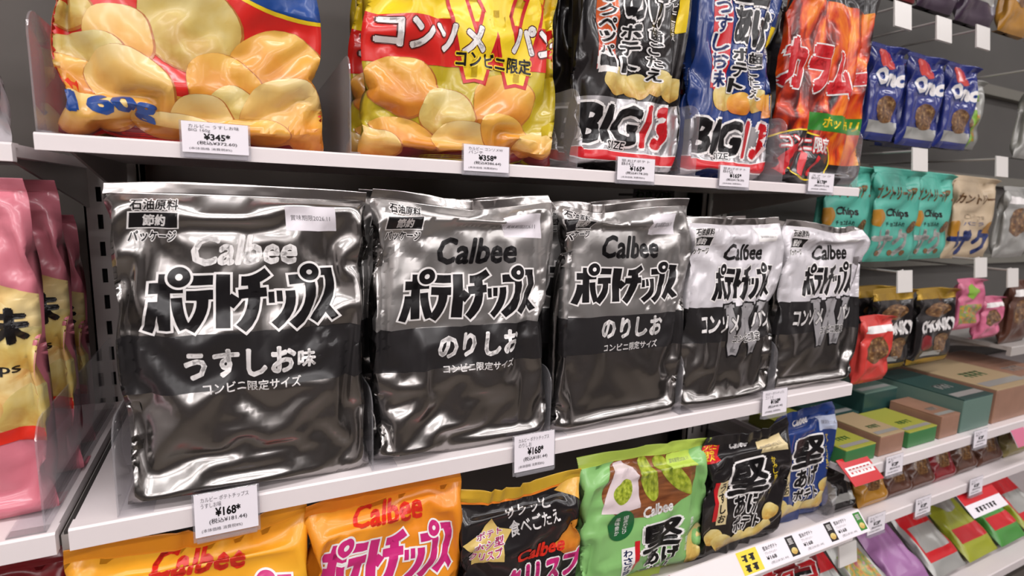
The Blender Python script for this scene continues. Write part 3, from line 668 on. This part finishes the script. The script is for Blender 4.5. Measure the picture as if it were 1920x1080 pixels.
for b, loc, what in ((a1, (-0.026, 0.592, ZA + .0005), 'red party bag'), (a2, (0.202, 0.594, ZA + .0005), 'yellow party bag'), (a3, (0.395, 0.580, ZA + .0005), 'black party bag'), (a4, (0.553, 0.578, ZA + .0005), 'blue party bag')):
    dup(b, loc, 'chip bag tucked behind the front ' + what)

# ------------------------------------------------------------------ bags on the lower shelf
ZC, YC = 0.828, 0.428
def up(prints, dz=34): return [(np.array(v, float) + np.array([0, dz]), f, m, l) for v, f, m, l in prints]
rC = thing('shelf', 'white shelf with a slanted price strip below the silver bags', 'shelf', (-0.12, YC, ZC))
link('board', box_mesh('board', [(0, 0.904, 0.004, 0.312, -0.010, -0.0004), (0, 0.904, 0.002, 0.004, -0.010, 0.036)]), rC, [SHELF_W])
strip = link('price_strip', prism_mesh('price_strip', [(0, .040), (-0.020, .018), (-0.0185, .0165), (0.002, .036), (0.002, .040)], 'x', 0, .904), rC, [SHELF_W])
sx, sz = (1, 0, 0), (0, 0.6727, 0.7399)
nrm = (0, -0.7399, 0.6727)
pp = rect(0, 550, -29.5, 0, REDINK, 0) + rect(655, 903, -29, -1, PAPER, 0) + rect(655, 690, -27, -1, M('pop_yellow', (238, 208, 60), .4), 1) + marks(660, 685, -14, -6, BLACK, 2) + marks(660, 685, -25, -17, BLACK, 2)
for x0 in (700, 770, 842): pp += T('堅あげポテト', BLACK, x0, x0 + 26, -9, -4, .02, layer=2) + T('ブラックペッパー', GREYINK, x0, x0 + 22, -14, -10.5, .01, layer=2) + T('¥168', BLACK, x0, x0 + 18, -20, -15.5, .03, layer=2) + T('(税込¥181.44)', GREYINK, x0 + 4, x0 + 36, -26, -22, .01, layer=2)
for x0, m in ((743, NEARBLACK), (822, NEARBLACK), (886, GREENINK)): pp += rect(x0, x0 + 15, -26, -2.5, m, 1) + ell(x0 + 7.5, -20, 5.5, 4, CHIP3, 2) + T('堅', WHITE, x0 + 3, x0 + 12, -12, -5, .03, layer=3)
flat_prints('strip_print', pp, strip, (0, 0, .040), sx, sz, nrm)
ORANGEF = M_ramp('orange_film', [(0.3, (220, 116, 22)), (0.55, (230, 142, 34)), (0.75, (236, 160, 44))], scale=1.5, rough=.35, mixuv=.2)
YORANGE = M_ramp('yellow_orange_film', [(0.3, (224, 126, 24)), (0.5, (234, 156, 36)), (0.7, (232, 184, 50))], scale=1.2, rough=.35, mixuv=.1)
PINKINK = M('magenta_ink', (198, 42, 118), .3); REDC = M('scarlet_ink', (214, 46, 30), .3)
CG = 'chip bags on the lower shelf'
po = maker(REDC, -34, 35, 155, 182, rot=-6) + T('2026.10', BLACK, 33, 63, 192, 198, .01, rot=-4) + logo(-66, 66, 92, 152, PINKINK, WHITE, rot=-5)
c1 = make_bag('chip_bag', 'yellow-orange chip bag with red maker name, left end of the lower shelf', 'chip bag', (-0.042, 0.476, ZC + .0005), .172, 0.2005, .038, 'squat', YORANGE, po, group=CG)
po2 = maker(REDC, -35.5, 33, 162, 184, rot=-5) + logo(-61, 59, 100, 158, PINKINK, WHITE, rot=-4) + T('賞味期限2026.11', GREYINK, 18, 54, 188, 193, .01)
c2 = make_bag('chip_bag', 'orange chip bag with a magenta katakana title, second on the lower shelf', 'chip bag', (0.113, 0.474, ZC + .0005), .147, 0.2005, .036, 'wide', ORANGEF, po2, group=CG)
GOLDTOP = M_ramp('gold_top_print', [(0.3, (176, 132, 34)), (0.6, (214, 172, 50)), (0.8, (190, 150, 46))], scale=2, rough=.3)
STARM = M('star_gold', (206, 178, 104), .3)
star = [(r_ * math.cos(math.pi / 2 + k * math.pi / 5), r_ * math.sin(math.pi / 2 + k * math.pi / 5)) for k in range(10) for r_ in [32 if k % 2 == 0 else 20]]
pb = rect(-80, 80, 160, 190, GOLDTOP, 1) + rect(-80, 80, 157, 161, M('orange_ink', (232, 130, 40), .3), 2) + poly([(x * .82 - 36, z * .82 + 117) for x, z in star], STARM, 2)
pb += T('ポテト', PINKINK, -50, -22, 124, 131, .01, out=WHITE, ext=.08, layer=4) + T('ホシ型', PINKINK, -52, -20, 113, 122, .02, out=WHITE, ext=.08, layer=4) + T('クリスプ', PINKINK, -54, -22, 102, 111, .02, out=WHITE, ext=.08, layer=4)
pb += T('ザクッと', WHITE, -20, 32, 137, 152, .02, rot=3, layer=3) + T('食べごたえ', WHITE, -14, 42, 119, 135, .02, rot=4, layer=3)
pb += strokes([([(50, 166), (82, 136), (44, 84)], 26)], CHIP2, 3) + maker(REDC, -6, 47, 86, 101, layer=5) + T('クリスプ', PINKINK, -20, 68, 52, 84, .05, out=WHITE, ext=.05, layer=6)
c3 = make_bag('chip_bag', 'black chip bag with a gold top and a gold star, third on the lower shelf', 'chip bag', (0.2525, 0.474, ZC + .0005), .147, 0.177, .034, 'squat', NEARBLACK, pb, seal=GOLDTOP, group=CG, mirror=True)
LGREEN = M('light_green_film', (132, 184, 110), 0.3, coat=.2); BROWNP = M_ramp('wood_plate_print', [(0.3, (96, 52, 28)), (0.6, (140, 84, 48)), (0.8, (164, 108, 66))], scale=4, stretch=(1, 4, 1))
WAS = M_ramp('wasabi_print', [(0.3, (92, 110, 30)), (0.5, (150, 164, 46)), (0.7, (190, 200, 84))], scale=6, detail=5); PALEP = M('pale_plate_ink', (214, 198, 200), .3); DGREEN = M('dark_green_ink', (26, 96, 50), .3); LIME = M('lime_sticker', (182, 206, 86), .4)
pg = ell(2, 142, 66, 46, BROWNP, 0, n=48) + rect(-95, 95, 176, 200, LGREEN, 1) + poly([(-60, 112), (-12, 110), (-16, 150), (-40, 168), (-52, 166)], PALEP, 2) + ell(-36, 134, 12, 14, WAS, 3, wob=.12, seed=1)
pg += ell(0, 142, 11, 30, WAS, 4, wob=.1, seed=2, rot=18) + ell(34, 142, 11, 36, WAS, 5, wob=.1, seed=4, rot=38) + [(v, f, m, l + 7) for v, f, m, l in date(32, 70, 148, 168, LIME)] + maker(WHITE, -8, 31, 96, 109, rot=2, layer=6)
pg += ell(-36, 94, 17, 19, DGREEN, 5) + TV('国産わさび', WHITE, -34, -28, 82, 106, .01, layer=6) + TV('風味豊か', WHITE, -44, -38, 82, 106, .01, layer=6) + rect(-33, -17, 24, 64, WHITE, 3) + rect(-17, -11, 28, 70, REDINK, 3) + TV('わさび味', NAVY, -31, -20, 28, 62, .03, layer=5)
pg += T('堅', BLACK, -8, 48, 52, 86, .045, out=WHITE, ext=.06, layer=8) + T('あげ', BLACK, 0, 46, 30, 52, .05, out=WHITE, ext=.05, layer=8) + T('ポテト', BLACK, 0, 44, 14, 30, .04, out=WHITE, ext=.06, layer=8) + TV('素材の風味', WHITE, 58, 64, 34, 82, .01) + ell(74, 40, 12, 26, CHIP3, 3)
c4 = make_bag('chip_bag', 'light green chip bag with wasabi roots on a brown plate printed on it, lower shelf', 'chip bag', (0.4225, 0.476, ZC + .0005), .192, 0.182, .036, 'wide', LGREEN, pg, seal=LIME, group=CG, mirror=True)
BEIGE = M('beige_sticker', (214, 196, 150), .4); PALEBL = M('pale_blue_sticker', (176, 184, 206), .4)
def kata(film, dx, st):
    p = maker(WHITE, -42 + dx, -2 + dx, 157, 168) + date(16 + dx, 62 + dx, 141, 160, st)
    p += T('堅', BLACK, -40 + dx, 24 + dx, 93, 136, .045, out=WHITE, ext=.06, layer=8) + T('あげ', BLACK, -30 + dx, 18 + dx, 62, 92, .04, out=WHITE, ext=.06, layer=8) + T('ポテト', BLACK, -28 + dx, 18 + dx, 40, 61, .04, out=WHITE, ext=.08, layer=8)
    p += rect(-60 + dx, -54 + dx, 62, 116, REDINK, 2) + rect(-54 + dx, -40 + dx, 56, 116, BEIGE, 2) + TV('うすしお', BLACK, -52 + dx, -42 + dx, 58, 114, .03, layer=4) + TV('かみしめる旨さ', YEL, 32 + dx, 38 + dx, 80, 134, .01)
    for i, (x, z) in enumerate([(-58, 40), (-44, 32), (-18, 30), (8, 30), (26, 36), (36, 56)]): p += ell(x + dx, z, 15, 11, CHIP3, 4 + i, wob=.12, seed=i + 70)
    return p
pk2 = kata(NEARBLACK, 6, BEIGE) + rect(-86, -56, 147, 166, REDINK, 2) + T('コンビニ', YEL, -81, -60, 157, 164, .02, layer=4) + T('限定', YEL, -78, -63, 149, 156, .02, layer=4)
c5 = make_bag('chip_bag', 'black chip bag with a red badge and beige date sticker on the lower shelf', 'chip bag', (0.588, 0.473, ZC + .0005), .164, 0.181, .034, 'squat', NEARBLACK, pk2, group=CG)
c6 = make_bag('chip_bag', 'blue chip bag with bold black characters, right end of the lower shelf', 'chip bag', (0.727, 0.490, ZC + .0005), .140, 0.180, .030, 'wide', NAVYF, kata(NAVYF, 12, PALEBL), group=CG)
divider('clear plastic divider beside the orange bags on the lower shelf', 0.037, 0.452, ZC, h=0.05, group=DG)
divider('clear plastic divider right of the blue chip bag on the lower shelf', 0.7815, 0.46, ZC, h=0.06, side=-1, group=DG)

# ------------------------------------------------------------------ the bay at the left: pink bags
PINKF = M('pink_film', (208, 120, 134), 0.3, coat=.3)
CREAMP = M_ramp('cream_chip_print', [(0.3, (204, 150, 80)), (0.5, (226, 196, 130)), (0.7, (234, 214, 160))], scale=3, detail=3, distort=.5)
def pink(dx):
    p = poly([(-90, 62), (90, 62), (90, 165), (66, 176), (30, 170), (-90, 160)], CREAMP, 0)
    for i, (x, z) in enumerate([(50, 150), (74, 128), (62, 100), (80, 84), (40, 90), (20, 120)]): p += ell(x, z, 22, 19, [CREAMP, CHIP3][i % 2], 1 + i * .4, wob=.1, seed=i + 90)
    p += T('味', BLACK, 55, 80, 134, 160, .05, layer=6) + T('chips', BLACK, 48, 73, 112, 121, .02, layer=6)
    return p + rect(30, 85, 62, 72, REDC, 4)
PG = 'pink chip bags at the left edge'
q1 = make_bag('chip_bag', 'pink chip bag with a black character, cut off by the left edge, front one', 'chip bag', (-0.221, 0.500, 1.0465), .180, .2475, .044, 'slim', PINKF, pink(0), group=PG, rot=(0, 0, 0))
dup(q1, (-0.219, 0.565, 1.0465), 'pink chip bag standing directly behind the front pink bag')
dup(q1, (-0.222, 0.625, 1.0465), 'pink chip bag deepest in the line of pink bags, near the slotted post').scale = (1, 1, .88)
SILV = M('clear_silver_film', (214, 214, 218), .12, .35)
make_bag('chip_bag', 'shiny silver bag at the top left corner, left of the red chip bag', 'chip bag', (-0.225, 0.575, 1.3190), .130, .160, .034, 'squat', SILV, [])
make_bag('chip_bag', 'dark red and green bag below the pink bag shelf at the lower left', 'chip bag', (-0.205, 0.500, 0.862), .150, .150, .04, 'wide', DKRED, rect(-80, 80, 60, 118, M('deep_green_ink', (30, 60, 44), .3), 1))
shelf('white shelf at the lower left carrying the dark red bag', -0.95, -0.1275, 0.44, 0.74, 0.8615, 0.0168)

# ------------------------------------------------------------------ the bays at the right
BAY_G = M('right_bay_panel', (80, 78, 75), .6, noise=.08, nscale=8)
panel = thing('back_panel', 'grey back panel behind the hanging pouches in the right bay', 'panel', (0.815, 0.772, 0.5))
link('sheet', box_mesh('sheet', [(0, 2.7, 0, 0.02, 0.0, 1.9)]), panel, [BAY_G])
for z in (1.18, 1.385, 1.605, 1.80):
    link('peg_rail', box_mesh('peg_rail', [(0, 2.7, -0.018, 0, z - 0.512, z - 0.488)]), panel, [M('pale_rail', (112, 110, 102), .5)])

TEAL = M('teal_film', (80, 166, 148), .35); TAN = M('tan_film', (190, 170, 142), .4); PURP = M('dark_purple_film', (58, 42, 60), .3, coat=.2); BLUEF = M('royal_blue_film', (36, 48, 120), .2, coat=.4)
GOLDB = M('gold_film', (176, 140, 50), .3, .5); CHOC = M('brown_film', (84, 52, 40), .3, coat=.2); PALEG = M('pale_grey_film', (168, 168, 164), .3, .3); REDP = M('coral_red_film', (206, 66, 60), .25, coat=.3)
PINKL = M('candy_pink_film', (206, 110, 140), .3, coat=.2); LIMEF = M('lime_green_film', (132, 176, 60), .3); AMBER = M('amber_film', (170, 120, 40), .25, coat=.2)
COOKIE = M_ramp('cookie_print', [(0.3, (60, 36, 26)), (0.55, (120, 84, 50)), (0.75, (190, 160, 110))], scale=7, detail=4)
MULTI = M_ramp('fruit_print', [(0.3, (160, 60, 80)), (0.45, (196, 150, 60)), (0.55, (110, 150, 80)), (0.7, (200, 120, 150))], scale=5, detail=3)
def teal_p(w, h):
    p = T('カントリーマアム', COOKIE, -w * .44, w * .44, h * .66, h * .80, .04, layer=3, out=None) + T('Chips', BLACK, -w * .22, w * .20, h * .46, h * .57, .04) + T('チョコまみれ', BLACK, -w * .2, w * .16, h * .38, h * .43, .02)
    p += ell(-w * .36, h * .47, w * .11, h * .09, AMBER, 1, wob=.1, seed=4) + T('サク', PALEG, -w * .42, w * .3, h * .06, h * .36, .05, layer=2) + ell(w * .3, h * .38, w * .06, h * .07, COOKIE, 2)
    for x in (-.3, -.02, .22): p += ell(x * w, h * .10, w * .05, h * .03, COOKIE, 4)
    return p
def tan_p(w, h):
    return T('カントリー', COOKIE, -w * .40, w * .40, h * .66, h * .78, .04) + T('Chips', TAN, -w * .2, w * .2, h * .46, h * .54, .03) + T('バニラ', BLUEINK, -w * .2, w * .2, h * .40, h * .45, .01) + T('ザク', NAVY, -w * .46, w * .42, h * .04, h * .36, .05) + ell(w * .34, h * .36, w * .1, h * .1, AMBER, 1) + ell(-w * .38, h * .36, w * .1, h * .1, AMBER, 1)
def oreo_p(w, h):
    return ell(-w * .05, h * .84, w * .26, h * .12, REDP, 1) + T('Oreo', WHITE, -w * .30, w * .42, h * .56, h * .74, .06, out=BLUEINK, ext=.05, layer=4) + ell(w * .05, h * .32, w * .26, h * .14, COOKIE, 2) + rect(-w * .4, w * .4, h * .08, h * .20, PALEG, 1)
def chunky_p(w, h):
    return rect(-w * .46, w * .46, h * .86, h * .97, GOLDB, 1) + rect(-w * .46, w * .46, h * .02, h * .09, GOLDB, 1) + T('CHUNKY', WHITE, -w * .36, w * .42, h * .44, h * .60, .06, slope=.05, out=GREYINK, ext=.03, layer=4) + ell(0, h * .72, w * .3, h * .09, COOKIE, 2) + ell(w * .18, h * .28, w * .18, h * .13, COOKIE, 2) + ell(-w * .18, h * .3, w * .12, h * .10, DKRED, 2) + rect(-w * .25, w * .2, h * .12, h * .18, PALEG, 2)
def fruit_p(w, h): return ell(0, h * .75, w * .22, h * .14, LIMEF, 2) + rect(-w * .4, w * .3, h * .12, h * .5, MULTI, 1)
def purple_p(w, h): return rect(-w * .4, w * .4, h * .25, h * .45, PALEG, 1)
def plain_p(w, h): return ell(0, h * .5, w * .3, h * .2, COOKIE, 1) + rect(-w * .4, w * .4, h * .75, h * .85, WHITE, 1)
def hang(label, x, z, w, h, film, pf, shp='small', y=.565, group=None, seal=None):
    return make_bag('snack_pouch', label, 'snack pouch', (x, y, z), w, h, .024, shp, film, pf(w * 1000, h * 1000), seal, group=group, sealn=5)
def more(root, n, dy, label):
    for k in range(n):
        l = root.location; dup(root, (l.x - .004 * (k + 1), l.y + dy * (k + 1), l.z), label)
HG = 'snack pouches hanging in the right bay'
h1 = hang('teal cookie chip pouch partly hidden behind the end of the white shelf', 0.872, 1.211, .125, .155, TEAL, teal_p, group=HG)
h2 = hang('teal cookie chip pouch in full view with Chips lettering', 0.990, 1.210, .138, .157, TEAL, teal_p, y=.555, group=HG)
h3 = hang('teal cookie chip pouch just left of the tan pouch', 1.108, 1.212, .122, .155, TEAL, teal_p, y=.560, group=HG)
h4 = hang('tan cookie pouch with dark blue lettering, right of the teal pouches', 1.258, 1.211, .158, .156, TAN, tan_p, group=HG)
h5 = hang('pale grey pouch right of the tan cookie pouch', 1.432, 1.210, .125, .145, PALEG, plain_p, group=HG)
more(h2, 1, .03, 'teal cookie chip pouch hanging behind the one in full view'); more(h4, 1, .03, 'tan cookie pouch hanging behind the front tan pouch')
o0 = hang('blue cookie pouch beside the fiery orange bag, mostly hidden', 0.930, 1.408, .095, .148, BLUEF, oreo_p, group=HG)
o1 = hang('blue cookie pouch with white round lettering, left of a matching one', 1.040, 1.406, .110, .150, BLUEF, oreo_p, group=HG)
o2 = hang('blue cookie pouch with white round lettering, right of a matching one', 1.150, 1.410, .108, .147, BLUEF, oreo_p, group=HG)
o3 = hang('lime green pouch right of the blue cookie pouches', 1.250, 1.425, .070, .090, LIMEF, plain_p, y=.60, group=HG)
o4 = hang('pale grey pouch with teal print high in the right bay', 1.300, 1.425, .105, .135, PALEG, fruit_p, y=.62, group=HG)
o5 = hang('grey and brown pouch at the right edge of the upper hanging row', 1.440, 1.410, .110, .140, PALEG, plain_p, group=HG)
more(o1, 1, .03, 'blue cookie pouch hanging behind the left matching one')
t0 = hang('dark purple pouch high behind the fiery orange bag', 0.935, 1.625, .105, .150, DKRED, purple_p, group=HG)
t1 = hang('dark purple pouch above the first white clip', 1.045, 1.625, .105, .150, PURP, plain_p, group=HG)
t2 = hang('dark purple pouch with a pale band above the middle white clip', 1.165, 1.622, .115, .150, PURP, purple_p, group=HG)
t3 = hang('amber pouch in the top right corner, left of a matching one', 1.300, 1.628, .100, .150, AMBER, plain_p, group=HG)
t4 = hang('amber and white pouch in the top right corner at the picture edge', 1.425, 1.630, .110, .150, AMBER, purple_p, group=HG)
k0 = hang('coral red pouch with a shiny fold at the right end of the silver bag shelf', 0.968, 1.000, .092, .120, REDP, plain_p, y=.545, group=HG)
k1 = hang('black and gold cookie pouch, left of the two', 1.045, 1.006, .128, .155, NEARBLACK, chunky_p, seal=GOLDB, group=HG)
k2 = hang('black and gold cookie pouch, right of the two', 1.185, 1.006, .140, .150, NEARBLACK, chunky_p, seal=GOLDB, group=HG)
k3 = hang('pink and green fruit candy pouch right of the gold cookie pouches', 1.302, 1.066, .100, .104, PINKL, fruit_p, group=HG)
k4 = hang('candy pink pouch hanging beside the fruit candy pouch', 1.395, 1.040, .090, .090, PINKL, plain_p, group=HG)
k5 = hang('brown pouch hanging near the right edge below the tan pouch', 1.515, 1.020, .110, .140, CHOC, plain_p, group=HG)
more(k1, 1, .03, 'black and gold cookie pouch hanging behind the left front one')
# hooks with price clips at their ends
CLIP = M('white_clip', (214, 210, 206), .3)
def hook(label, x, z, y0=.520, w=.042, h=.036, clear=False):
    r = thing('peg_hook', label, 'hook', (x, y0, z), group='peg hooks with price clips')
    link('arm', tube_mesh('arm', [(0, 0.255, 0), (0, 0.01, 0), (0, 0.002, 0.004)], .0018), r, [GREYMETAL])
    c = link('price_clip', prism_mesh('price_clip', [(-0.001, .004), (-0.006, -h + .004), (-0.0035, -h + .003), (0.001, .004)], 'x', -w / 2, w / 2), r, [CLIP])
    pr_ = T('¥198', GREYINK, -12, 10, -16, -8, .02) + T('(税込¥213.84)', GREYINK, -14, 14, -24, -19, .01)
    flat_prints('print', pr_, c, (0, -0.001, .004), (1, 0, 0), (0, -.137, .99), (0, -.99, -.137), .0003)
    return r
for x, z, lab in ((0.880, 1.592, 'first white price clip, above the fiery orange bag corner'), (0.990, 1.590, 'middle white price clip of the top three'), (1.105, 1.596, 'right white price clip of the top three'), (1.330, 1.565, 'white price clip near the right edge above the grey pouches'),
                  (0.977, 1.392, 'white price clip above the teal pouches'), (1.236, 1.396, 'white price clip above the tan pouch'), (0.985, 1.195, 'price clip between the teal and the gold pouches'), (1.222, 1.213, 'price clip just below the tan pouch'), (1.350, 1.190, 'price clip at the right edge below the grey pouch')):
    hook(lab, x, z)

def bay_shelf(label, x0, x1, yf, z, lip=.017): return shelf(label, x0, x1, yf, 0.74, z, lip)
bay_shelf('narrow white shelf carrying snack boxes in the right bay', 0.800, 2.4, 0.455, 0.910)
bay_shelf('white shelf carrying brown snack bags, second from the top in the right bay', 0.800, 2.4, 0.455, 0.8155)
bay_shelf('lowest white shelf in view in the right bay, under the colourful bags', 0.800, 2.4, 0.42, 0.640)
shelf('grey shelf edge jutting out at the far right below the candy pouches', 1.46, 2.4, 0.54, 0.74, 1.020, .02, mat=GREYMETAL)
def tagr(label, x, y, z): price_tag(label, x, y, z + .008, .045, .03, lines('チョコレート', '菓子', '128', '138.24'), group='price tags in the right bay')
for x, y, z, lab in ((0.905, .455, .91, 'price tag at the left end of the snack box shelf'), (1.165, .455, .91, 'price tag under the grey-green snack box'), (0.880, .455, .8155, 'price tag at the left end of the brown bag shelf'), (1.010, .455, .8155, 'price tag under the middle of the brown bags'), (1.180, .455, .8155, 'price tag toward the right of the brown bags')):
    tagr(lab, x, y, z)
def snack_box(label, x, y, z, w, d, h, side, top, rz=0):
    r = thing('snack_box', label, 'snack box', (x, y, z), (0, 0, rz), 'snack boxes on the right bay shelf')
    link('carton', box_mesh('carton', [(-w / 2, w / 2, 0, d, 0, h - .002)], .0012), r, [side])
    l = link('lid', box_mesh('lid', [(-w / 2, w / 2, 0, d, h - .002, h)], .0006), r, [top])
    pr_ = marks(-w * 250, w * 200, d * 300, d * 420, DGREEN if top in (YELG, CREAMC) else PALEG, 4) + rect(-w * 450, w * 450, d * 80, d * 180, PALEG, 1)
    flat_prints('lid_print', pr_, l, (0, 0, h), (1, 0, 0), (0, 1, 0), (0, 0, 1), .0003)
    return r
YELG = M('yellow_green_card', (160, 162, 66), .4); GRNC = M('green_card', (58, 118, 66), .4); BRNC = M('brown_card', (150, 112, 92), .4, noise=.1); TEALC = M('grey_teal_card', (96, 122, 112), .4); DTEAL = M('dark_teal_card', (38, 70, 66), .4); CREAMC = M('cream_card', (172, 150, 116), .4); BLUEC = M('sea_blue_card', (36, 96, 116), .4)
for a in (('green box with a yellow-green lid nearest the blue chip bag', .842, .468, .074, .085, .026, GRNC, YELG), ('brown box between the two green snack boxes', .922, .468, .064, .085, .034, BRNC, CREAMC),
          ('green box with a yellow-green lid in the middle of the shelf', 1.010, .468, .082, .085, .028, GRNC, YELG), ('brown box left of the grey-green box', 1.092, .468, .058, .085, .040, BRNC, BRNC),
          ('tall grey-green box right of the brown boxes', 1.178, .468, .100, .16, .062, TEALC, DTEAL), ('wide brown box at the right side of the shelf', 1.320, .468, .160, .20, .066, BRNC, CREAMC),
          ('brown box at the far right end of the shelf', 1.490, .468, .150, .20, .060, BRNC, BRNC),
          ('yellow box behind the left green box', .846, .556, .080, .09, .024, YELG, YELG), ('dark teal box behind the small brown box', .935, .556, .085, .12, .030, DTEAL, DTEAL), ('dark teal box at the back centre of the shelf', 1.045, .560, .10, .12, .060, DTEAL, TEALC),
          ('sea blue box at the back right of the shelf', 1.38, .685, .14, .05, .070, BLUEC, BLUEC)):
    snack_box(a[0], a[1], a[2], .9105, *a[3:])
# brown bags on the second shelf
BG = 'brown snack bags in the right bay'
def upright_bag(label, x, y, z, w, h, film, pf=plain_p, rot=(-.25, 0, 0), group=BG): return make_bag('snack_bag', label, 'snack bag', (x, y, z), w, h, .022, 'small2', film, pf(w * 1000, h * 1000), group=group, rot=rot, sealn=5)
upright_bag('black and white snack bag at the right end of the price strip', .845, .490, .817, .068, .064, NEARBLACK, purple_p)
for k, (x, m, lab) in enumerate(((.915, AMBER, 'amber snack bag second on the brown bag shelf'), (.985, CHOC, 'brown snack bag left of the one with yellow print'), (1.055, CHOC, 'brown snack bag with yellow print'), (1.125, DKRED, 'dark red snack bag among the brown bags'), (1.20, CHOC, 'brown snack bag right of the dark red one'), (1.29, CHOC, 'brown snack bag third from the right end'), (1.39, M('khaki_film', (128, 116, 72), .3), 'khaki snack bag toward the right end'), (1.50, MATS['khaki_film'], 'khaki snack bag at the right edge of its row'))):
    upright_bag(lab, x, .482, .817, .074 + .012 * (k > 4), .078, m, (lambda w, h: rect(-w * .2, w * .3, h * .7, h * .82, YEL, 2) + plain_p(w, h)) if k == 2 else plain_p)
# colourful bags lying slanted on the lowest shelf
LG = 'colourful bags slanting on the lowest right shelf'
def redlab(w, h): return rect(-w * .42, w * .42, h * .12, h * .62, REDINK, 1) + rect(-w * .36, w * .36, h * .2, h * .42, PALEG, 2) + marks(-w * .3, w * .25, h * .68, h * .8, DGREEN, 4)
def ylab(w, h): return ell(0, h * .62, w * .36, h * .2, PALEG, 1) + marks(-w * .26, w * .26, h * .58, h * .68, DGREEN, 5) + rect(-w * .4, w * .4, h * .15, h * .28, REDINK, 1)
GREENF = M('leaf_green_film', (70, 140, 60), .3, coat=.2); YELF = M('yellow_green_film', (152, 158, 42), .3, coat=.2); LILAC = M('lilac_film', (160, 110, 160), .3, coat=.1)
for x, z, w, h, m, pf, lab in ((.835, .650, .085, .12, GREENF, redlab, 'green bag with a pink print at the foot of the price strip'), (.925, .650, .085, .12, PALEG, fruit_p, 'pale bag with coloured fruit print on the lowest right shelf'), (1.02, .650, .098, .12, LILAC, (lambda w, h: rect(-w * .4, w * .4, h * .8, h * .92, PALEG, 1)), 'lilac bag on the lowest right shelf'),
                            (1.13, .650, .10, .14, PALEG, redlab, 'white bag with a red framed label on the lowest right shelf'), (1.245, .650, .105, .14, YELF, ylab, 'yellow-green bag with an oval label on the lowest right shelf'), (1.36, .650, .10, .13, GREENF, ylab, 'leaf green bag right of the yellow-green one'), (1.47, .650, .10, .13, YELF, redlab, 'yellow-green bag with a red label at the right edge')):
    upright_bag(lab, x, .445, z + .003, w * 1.0, h * 1.45, m, pf, rot=(-.92, 0, 0), group=LG)
# sale cards
def card(label, loc, w, h, rot, prints, mat):
    r = thing('promo_card', label, 'card', loc, rot, 'sale cards in the right bay')
    c = link('sheet', box_mesh('sheet', [(-w / 2, w / 2, -0.0005, 0.0005, 0, h)]), r, [mat])
    flat_prints('print', prints, c, (0, -0.0005, 0), (1, 0, 0), (0, 0, 1), (0, -1, 0), .0003)
card('red sale card with white lettering beside the blue chip bag', (.825, .440, .895), .070, .042, (math.radians(-52), 0, 0), rect(-30, 30, 14, 28, WHITE, 1) + marks(-26, 26, 17, 25, REDINK, 6), REDINK)
card('white sale card with a red band at the right of the lowest shelf', (1.20, .430, .765), .12, .05, (math.radians(-50), 0, 0), rect(-60, 60, 22, 48, REDINK, 1) + marks(-40, 30, 6, 14, BLACK, 6), PAPER)
card('pink and white sale card under the wide brown box', (1.335, .440, .868), .10, .045, (math.radians(-30), 0, 0), rect(-50, 0, 0, 45, PINKL, 1), PAPER)
# the shelf under the slanted price strip
shelf('white shelf under the slanted price strip, bottom of the picture', -0.12, 0.784, 0.40, 0.74, 0.665, .017)
make_bag('chip_bag', 'red snack bag with outlined lettering under the slanted price strip', 'chip bag', (0.690, 0.47, .6655), .14, .135, .034, 'squat', DKRED, rect(-80, 80, 60, 100, NEARBLACK, 1) + T('チョコ', REDINK, -56, 56, 84, 116, .05, out=WHITE, ext=.05, layer=4))
hook('white price clip under the slanted price strip', .772, .812, .43, .04, .03)
# green-lettered label on the back panel under the top shelf
r = thing('shelf_label', 'small dark label with green lettering under the top shelf', 'label', (0.598, 0.70, 1.304))
lc = link('card', box_mesh('card', [(-.042, .042, 0, .001, -.004, .012)]), r, [NEARBLACK])
flat_prints('print', T('わさび味', M('grass_green_ink', (110, 170, 40), .4), -38, 36, -2, 10, .03), lc, (0, 0, 0), (1, 0, 0), (0, 0, 1), (0, -1, 0), .0004)  # plain grass-green ink on the small dark card
link('stand', box_mesh('stand', [(-.003, .003, .001, .09, .002, .006)]), r, [DARKMETAL])
